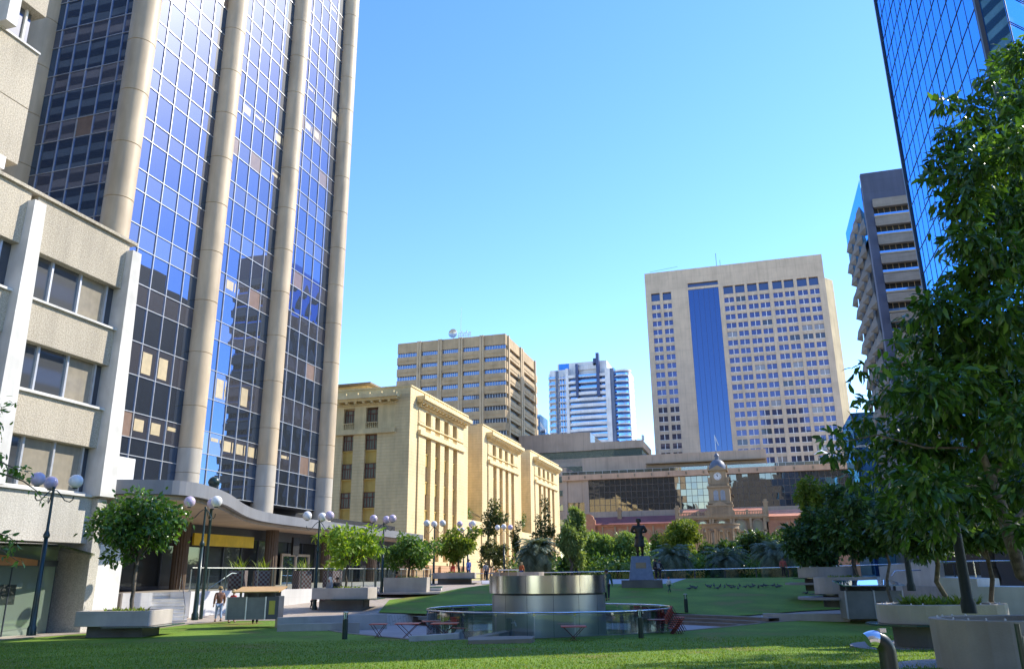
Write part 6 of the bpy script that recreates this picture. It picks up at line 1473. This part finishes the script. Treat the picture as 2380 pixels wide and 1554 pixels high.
# --- dark tree row on the right
TR=[('bright topped tree at the left end of the right hand row',1858,1985,1112,1250,58,6000,.36,'lf_yel',51,22),  # yellow green leaves stand in for its sunlit top
 ('dark spreading tree over the farthest right planter',1815,1970,1170,1330,50,9500,.34,'lf_dark',52,34),
 ('dark tree over the planter behind the mirror topped cabinet',1905,2085,1120,1325,40,10500,.30,'lf_dark',53,36),
 ('dense dark tree growing from the second planter on the right',2020,2260,1090,1318,27,11000,.26,'lf_dark',54,38)]
for lab,a,b,c,d,f,n,s_,m,sd,k in TR: pxtree(lab,a,b,c,d,f,n,s_,m,sd,k=k,r=.08 if f>30 else .10,s=.34,trunkpx={51:1900,52:1925,53:1985,54:2186}[sd],nl=8)
pxtree('dark leafy tree between the mirror topped cabinet and the ramp',1950,2140,1135,1305,33,8500,.26,'lf_dark',56,k=34,r=.07,s=.3,trunkpx=2062)
pxtree('dark low crowned tree over the right planting wall',2130,2400,1140,1300,24,9500,.25,'lf_dark',57,k=36,r=.08,s=.3,trunkpx=2300)
pxtree('dark background tree far right behind the planting wall',2180,2420,1090,1290,42,9000,.38,'lf_dark',55,k=26,r=.2,s=.4)
# --- large near tree on the right
b=Vector((PR1xy[0]+1.35*lx+.2*hx,PR1xy[1]+1.35*ly+.2*hy,.75)); NT=thing('tree','large broad leaved tree with grey branches in the right foreground planter','tree',b)
ft=fwd(b.x,b.y)
cl=[]; rr=random.Random(61)
def addc(px,py,f,s,wt=1,sz=.8): p=at(px,py,f); cl.append((p.x,p.y,p.z,s,s,s*sz,s*s*wt))
for px,py,s in [(2330,150,.5),(2375,130,.7),(2300,185,.3),(2365,230,.8),(2260,260,.55),(2200,235,.28),(2320,300,.9),(2225,330,.6),(2380,340,.9),(2195,300,.3),(2265,400,.9),(2185,385,.45),(2160,415,.28),(2340,420,1.),(2230,470,.7),(2300,520,1.),(2380,500,1.),(2245,555,.55),
 (2320,600,.8),(2395,620,.9),(2250,640,.55),(2205,660,.35),(2285,680,.8),(2175,720,.6),(2115,735,.32),(2350,720,1.),(2230,745,.75),(2140,790,.5),(2300,800,1.),(2190,830,.7),(2085,800,.25),(2400,820,1.),(2110,850,.55),(2045,850,.32),(1998,858,.26),(2240,890,.9),(2150,900,.8),(2340,900,1.),(2075,910,.45),(2030,930,.38),(1985,925,.2),(2180,960,.8),(2100,970,.7),(2010,985,.42),(1965,1000,.36),(1930,1020,.30),(2270,980,.9),(2050,1020,.6),(2380,980,.8),(2130,1040,.8),(1990,1050,.55),(1940,1060,.35),(2210,1060,.8),(2065,1090,.75),(2330,1060,.55),(2150,1130,.75),(1985,1110,.5),(2240,1140,.6),(2080,1160,.6),(2400,1120,.7),(2180,1200,.5),(2110,1215,.35),(2290,1180,.4),(2390,1230,.4),(2105,1250,.22),(2165,1255,.22)]:
    addc(px+rr.uniform(-6,6),py+rr.uniform(-6,6),ft-1.2+rr.uniform(-1.6,1.9),s*rr.uniform(.85,1.1)*(.84 if px>2120 else .72),1.0 if px>2120 else .62)
for i in range(18): p=Vector((b.x+rr.uniform(1,4),b.y+rr.uniform(-2,3),rr.uniform(4,11))); cl.append((p.x,p.y,p.z,1.1,1.1,.9,.8))
res,_=leafcloud(cl,29000,.225,62,True,droop=.5,asp=.38,shell=.25,up=.9)
smoothleaf('crown',res,M['lf_big'],NT,tuple(b))
mb=MB(); P=lambda px,py,df=0: at(px,py,ft+df)
trunk=[b+Vector((0,0,-.2)),P(2372,1330),P(2350,1255,-.1),P(2330,1190,-.15),P(2318,1140,-.1),P(2305,1110,-.1),P(2290,1075,-.2),P(2275,1030,-.3),P(2262,960,-.3),P(2270,820,-.2),P(2285,650,0),P(2310,450,0),P(2330,300,.1)]
mb.tube(trunk,[.16,.135,.13,.12,.105,.09,.075,.068,.06,.05,.045,.035,.02],10)
for pts,r0 in (([P(2340,1225),P(2372,1195,.2),P(2400,1160,.3),P(2420,1080,.4)],.07),([P(2308,1112),P(2322,1085,.1),P(2340,1050,.3),P(2375,960,.5),P(2390,800,.7)],.055),([P(2310,1150),P(2270,1128,-.3),P(2200,1130,-.8),P(2130,1150,-1.3),P(2080,1190,-1.6)],.030),([P(2285,1060),P(2230,1000,-.5),P(2150,950,-1),P(2060,910,-1.4),P(2005,870,-1.6)],.035),([P(2262,960),P(2200,850,-.4),P(2150,780,-.8),P(2120,740,-1)],.03),([P(2275,800),P(2240,640,-.3),P(2220,480,-.5),P(2190,330,-.7)],.03),([P(2300,520),P(2270,380,-.2),P(2230,270,-.4)],.025),([P(2280,1040),P(2150,1040,-.8),P(2040,1010,-1.4),P(1940,1030,-1.8)],.028)):
    mb.tube(pts,[r0*(1-.75*i/(len(pts)-1)) for i in range(len(pts))],7)
mb.obj('trunk',mat('mottled_grey_bark',(.26,.22,.16),.85,c2=(.10,.085,.06),scale=9,bump=.5),NT)
mb=MB(); r_=random.Random(9)
for i in range(60):
    bx=b.x-.5*lx+r_.gauss(0,.38)*lx; by=b.y-.5*ly+r_.gauss(0,.38)*ly+r_.gauss(0,.2)
    for j in range(8): leafblade(mb,(bx,by,.84),r_.uniform(0,6.3),r_.uniform(.3,1.4),r_.uniform(.2,.38),.07,.9,0,3)
o=mb.obj('ground_cover',M['lf_yel']); tag(o,'low bushy ground plant in the near right planter','plant')
# --- overhanging branches at the left edge (tree just outside the frame)
f=17.; p=at(-150,1400,f); OT=thing('tree','tree outside the left edge whose leafy branches reach in front of the first lamp post','tree',(p.x,p.y,g(p.x,p.y)))
mb=MB(); tb=Vector(OT.location); hub=at(-130,1090,f)
mb.tube([tb-Vector((0,0,.2)),at(-140,1250,f),hub],[.13,.11,.08],8)
cl=[]
def br(pts,r0,s): 
    mb.tube([hub]+[at(a,b_,f) for a,b_ in pts],[r0*(1-.8*i/len(pts)) for i in range(len(pts)+1)],6)
    for a,b_ in pts[1:]: q=at(a,b_,f); cl.append((q.x,q.y,q.z,s,s,s*.7,s*s))
br([(-60,1050),(5,1075),(28,1085),(52,1095)],.03,.17); br([(-60,1080),(20,1105),(55,1118),(85,1140),(98,1160)],.028,.14); br([(-70,1180),(0,1240),(22,1248),(40,1262)],.025,.15); br([(-60,1200),(0,1275),(22,1290),(45,1305)],.022,.13); br([(-80,1000),(-20,1060)],.03,.3)
for i in range(14): q=at(rr.uniform(-330,-50),rr.uniform(900,1180),f+rr.uniform(-1,2)); cl.append((q.x,q.y,q.z,.7,.7,.6,.4))
mb.obj('trunk',M['bark'],OT); res,_=leafcloud(cl,2600,.15,71,True,droop=.3,asp=.42,shell=.2); smoothleaf('crown',res,M['lf_mid'],OT,tuple(tb))

# --- unseen trees added beyond the right edge so their shade dapples the front lawn
for i,(x,y,h,rr_,n_,lab) in enumerate(((14.5,20.5,11,3.8,5000,'unseen tree added outside the right edge to shade the near planter'),(19.5,31,15,4.2,6000,'tall unseen tree added outside the right edge to dapple the lawn'),(25.5,36,20,4.6,6000,'tallest unseen tree added outside the right edge behind its shorter neighbours'))):
    cl=clumpset((x,y,h*.70),(rr_,rr_,h*.33),16,80+i,.30); tree(lab,(x,y,0),(x,y,h*.42),cl,n_,.32,'lf_dark',80+i,r=.2)

for i,(x,y,h,n_) in enumerate(((24.5,38.5,33,2600),(20.,31.0,27,2400),(27.5,37.5,36,2400))):  # taller unseen trees, added to break the sun on the lawn into streaks
    cl=clumpset((x,y,h*.80),(4.2,4.2,h*.2),12,90+i,.24); tree(('very tall slender unseen tree added outside the right edge to streak the lawn with shade','tall slender unseen tree added outside the right edge for lawn shade, shorter than the other two','tallest slender unseen tree added outside the right edge for lawn shade, farthest from the lawn')[i],(x,y,0),(x,y,h*.6),cl,n_,.5,'lf_dark',90+i,r=.25)
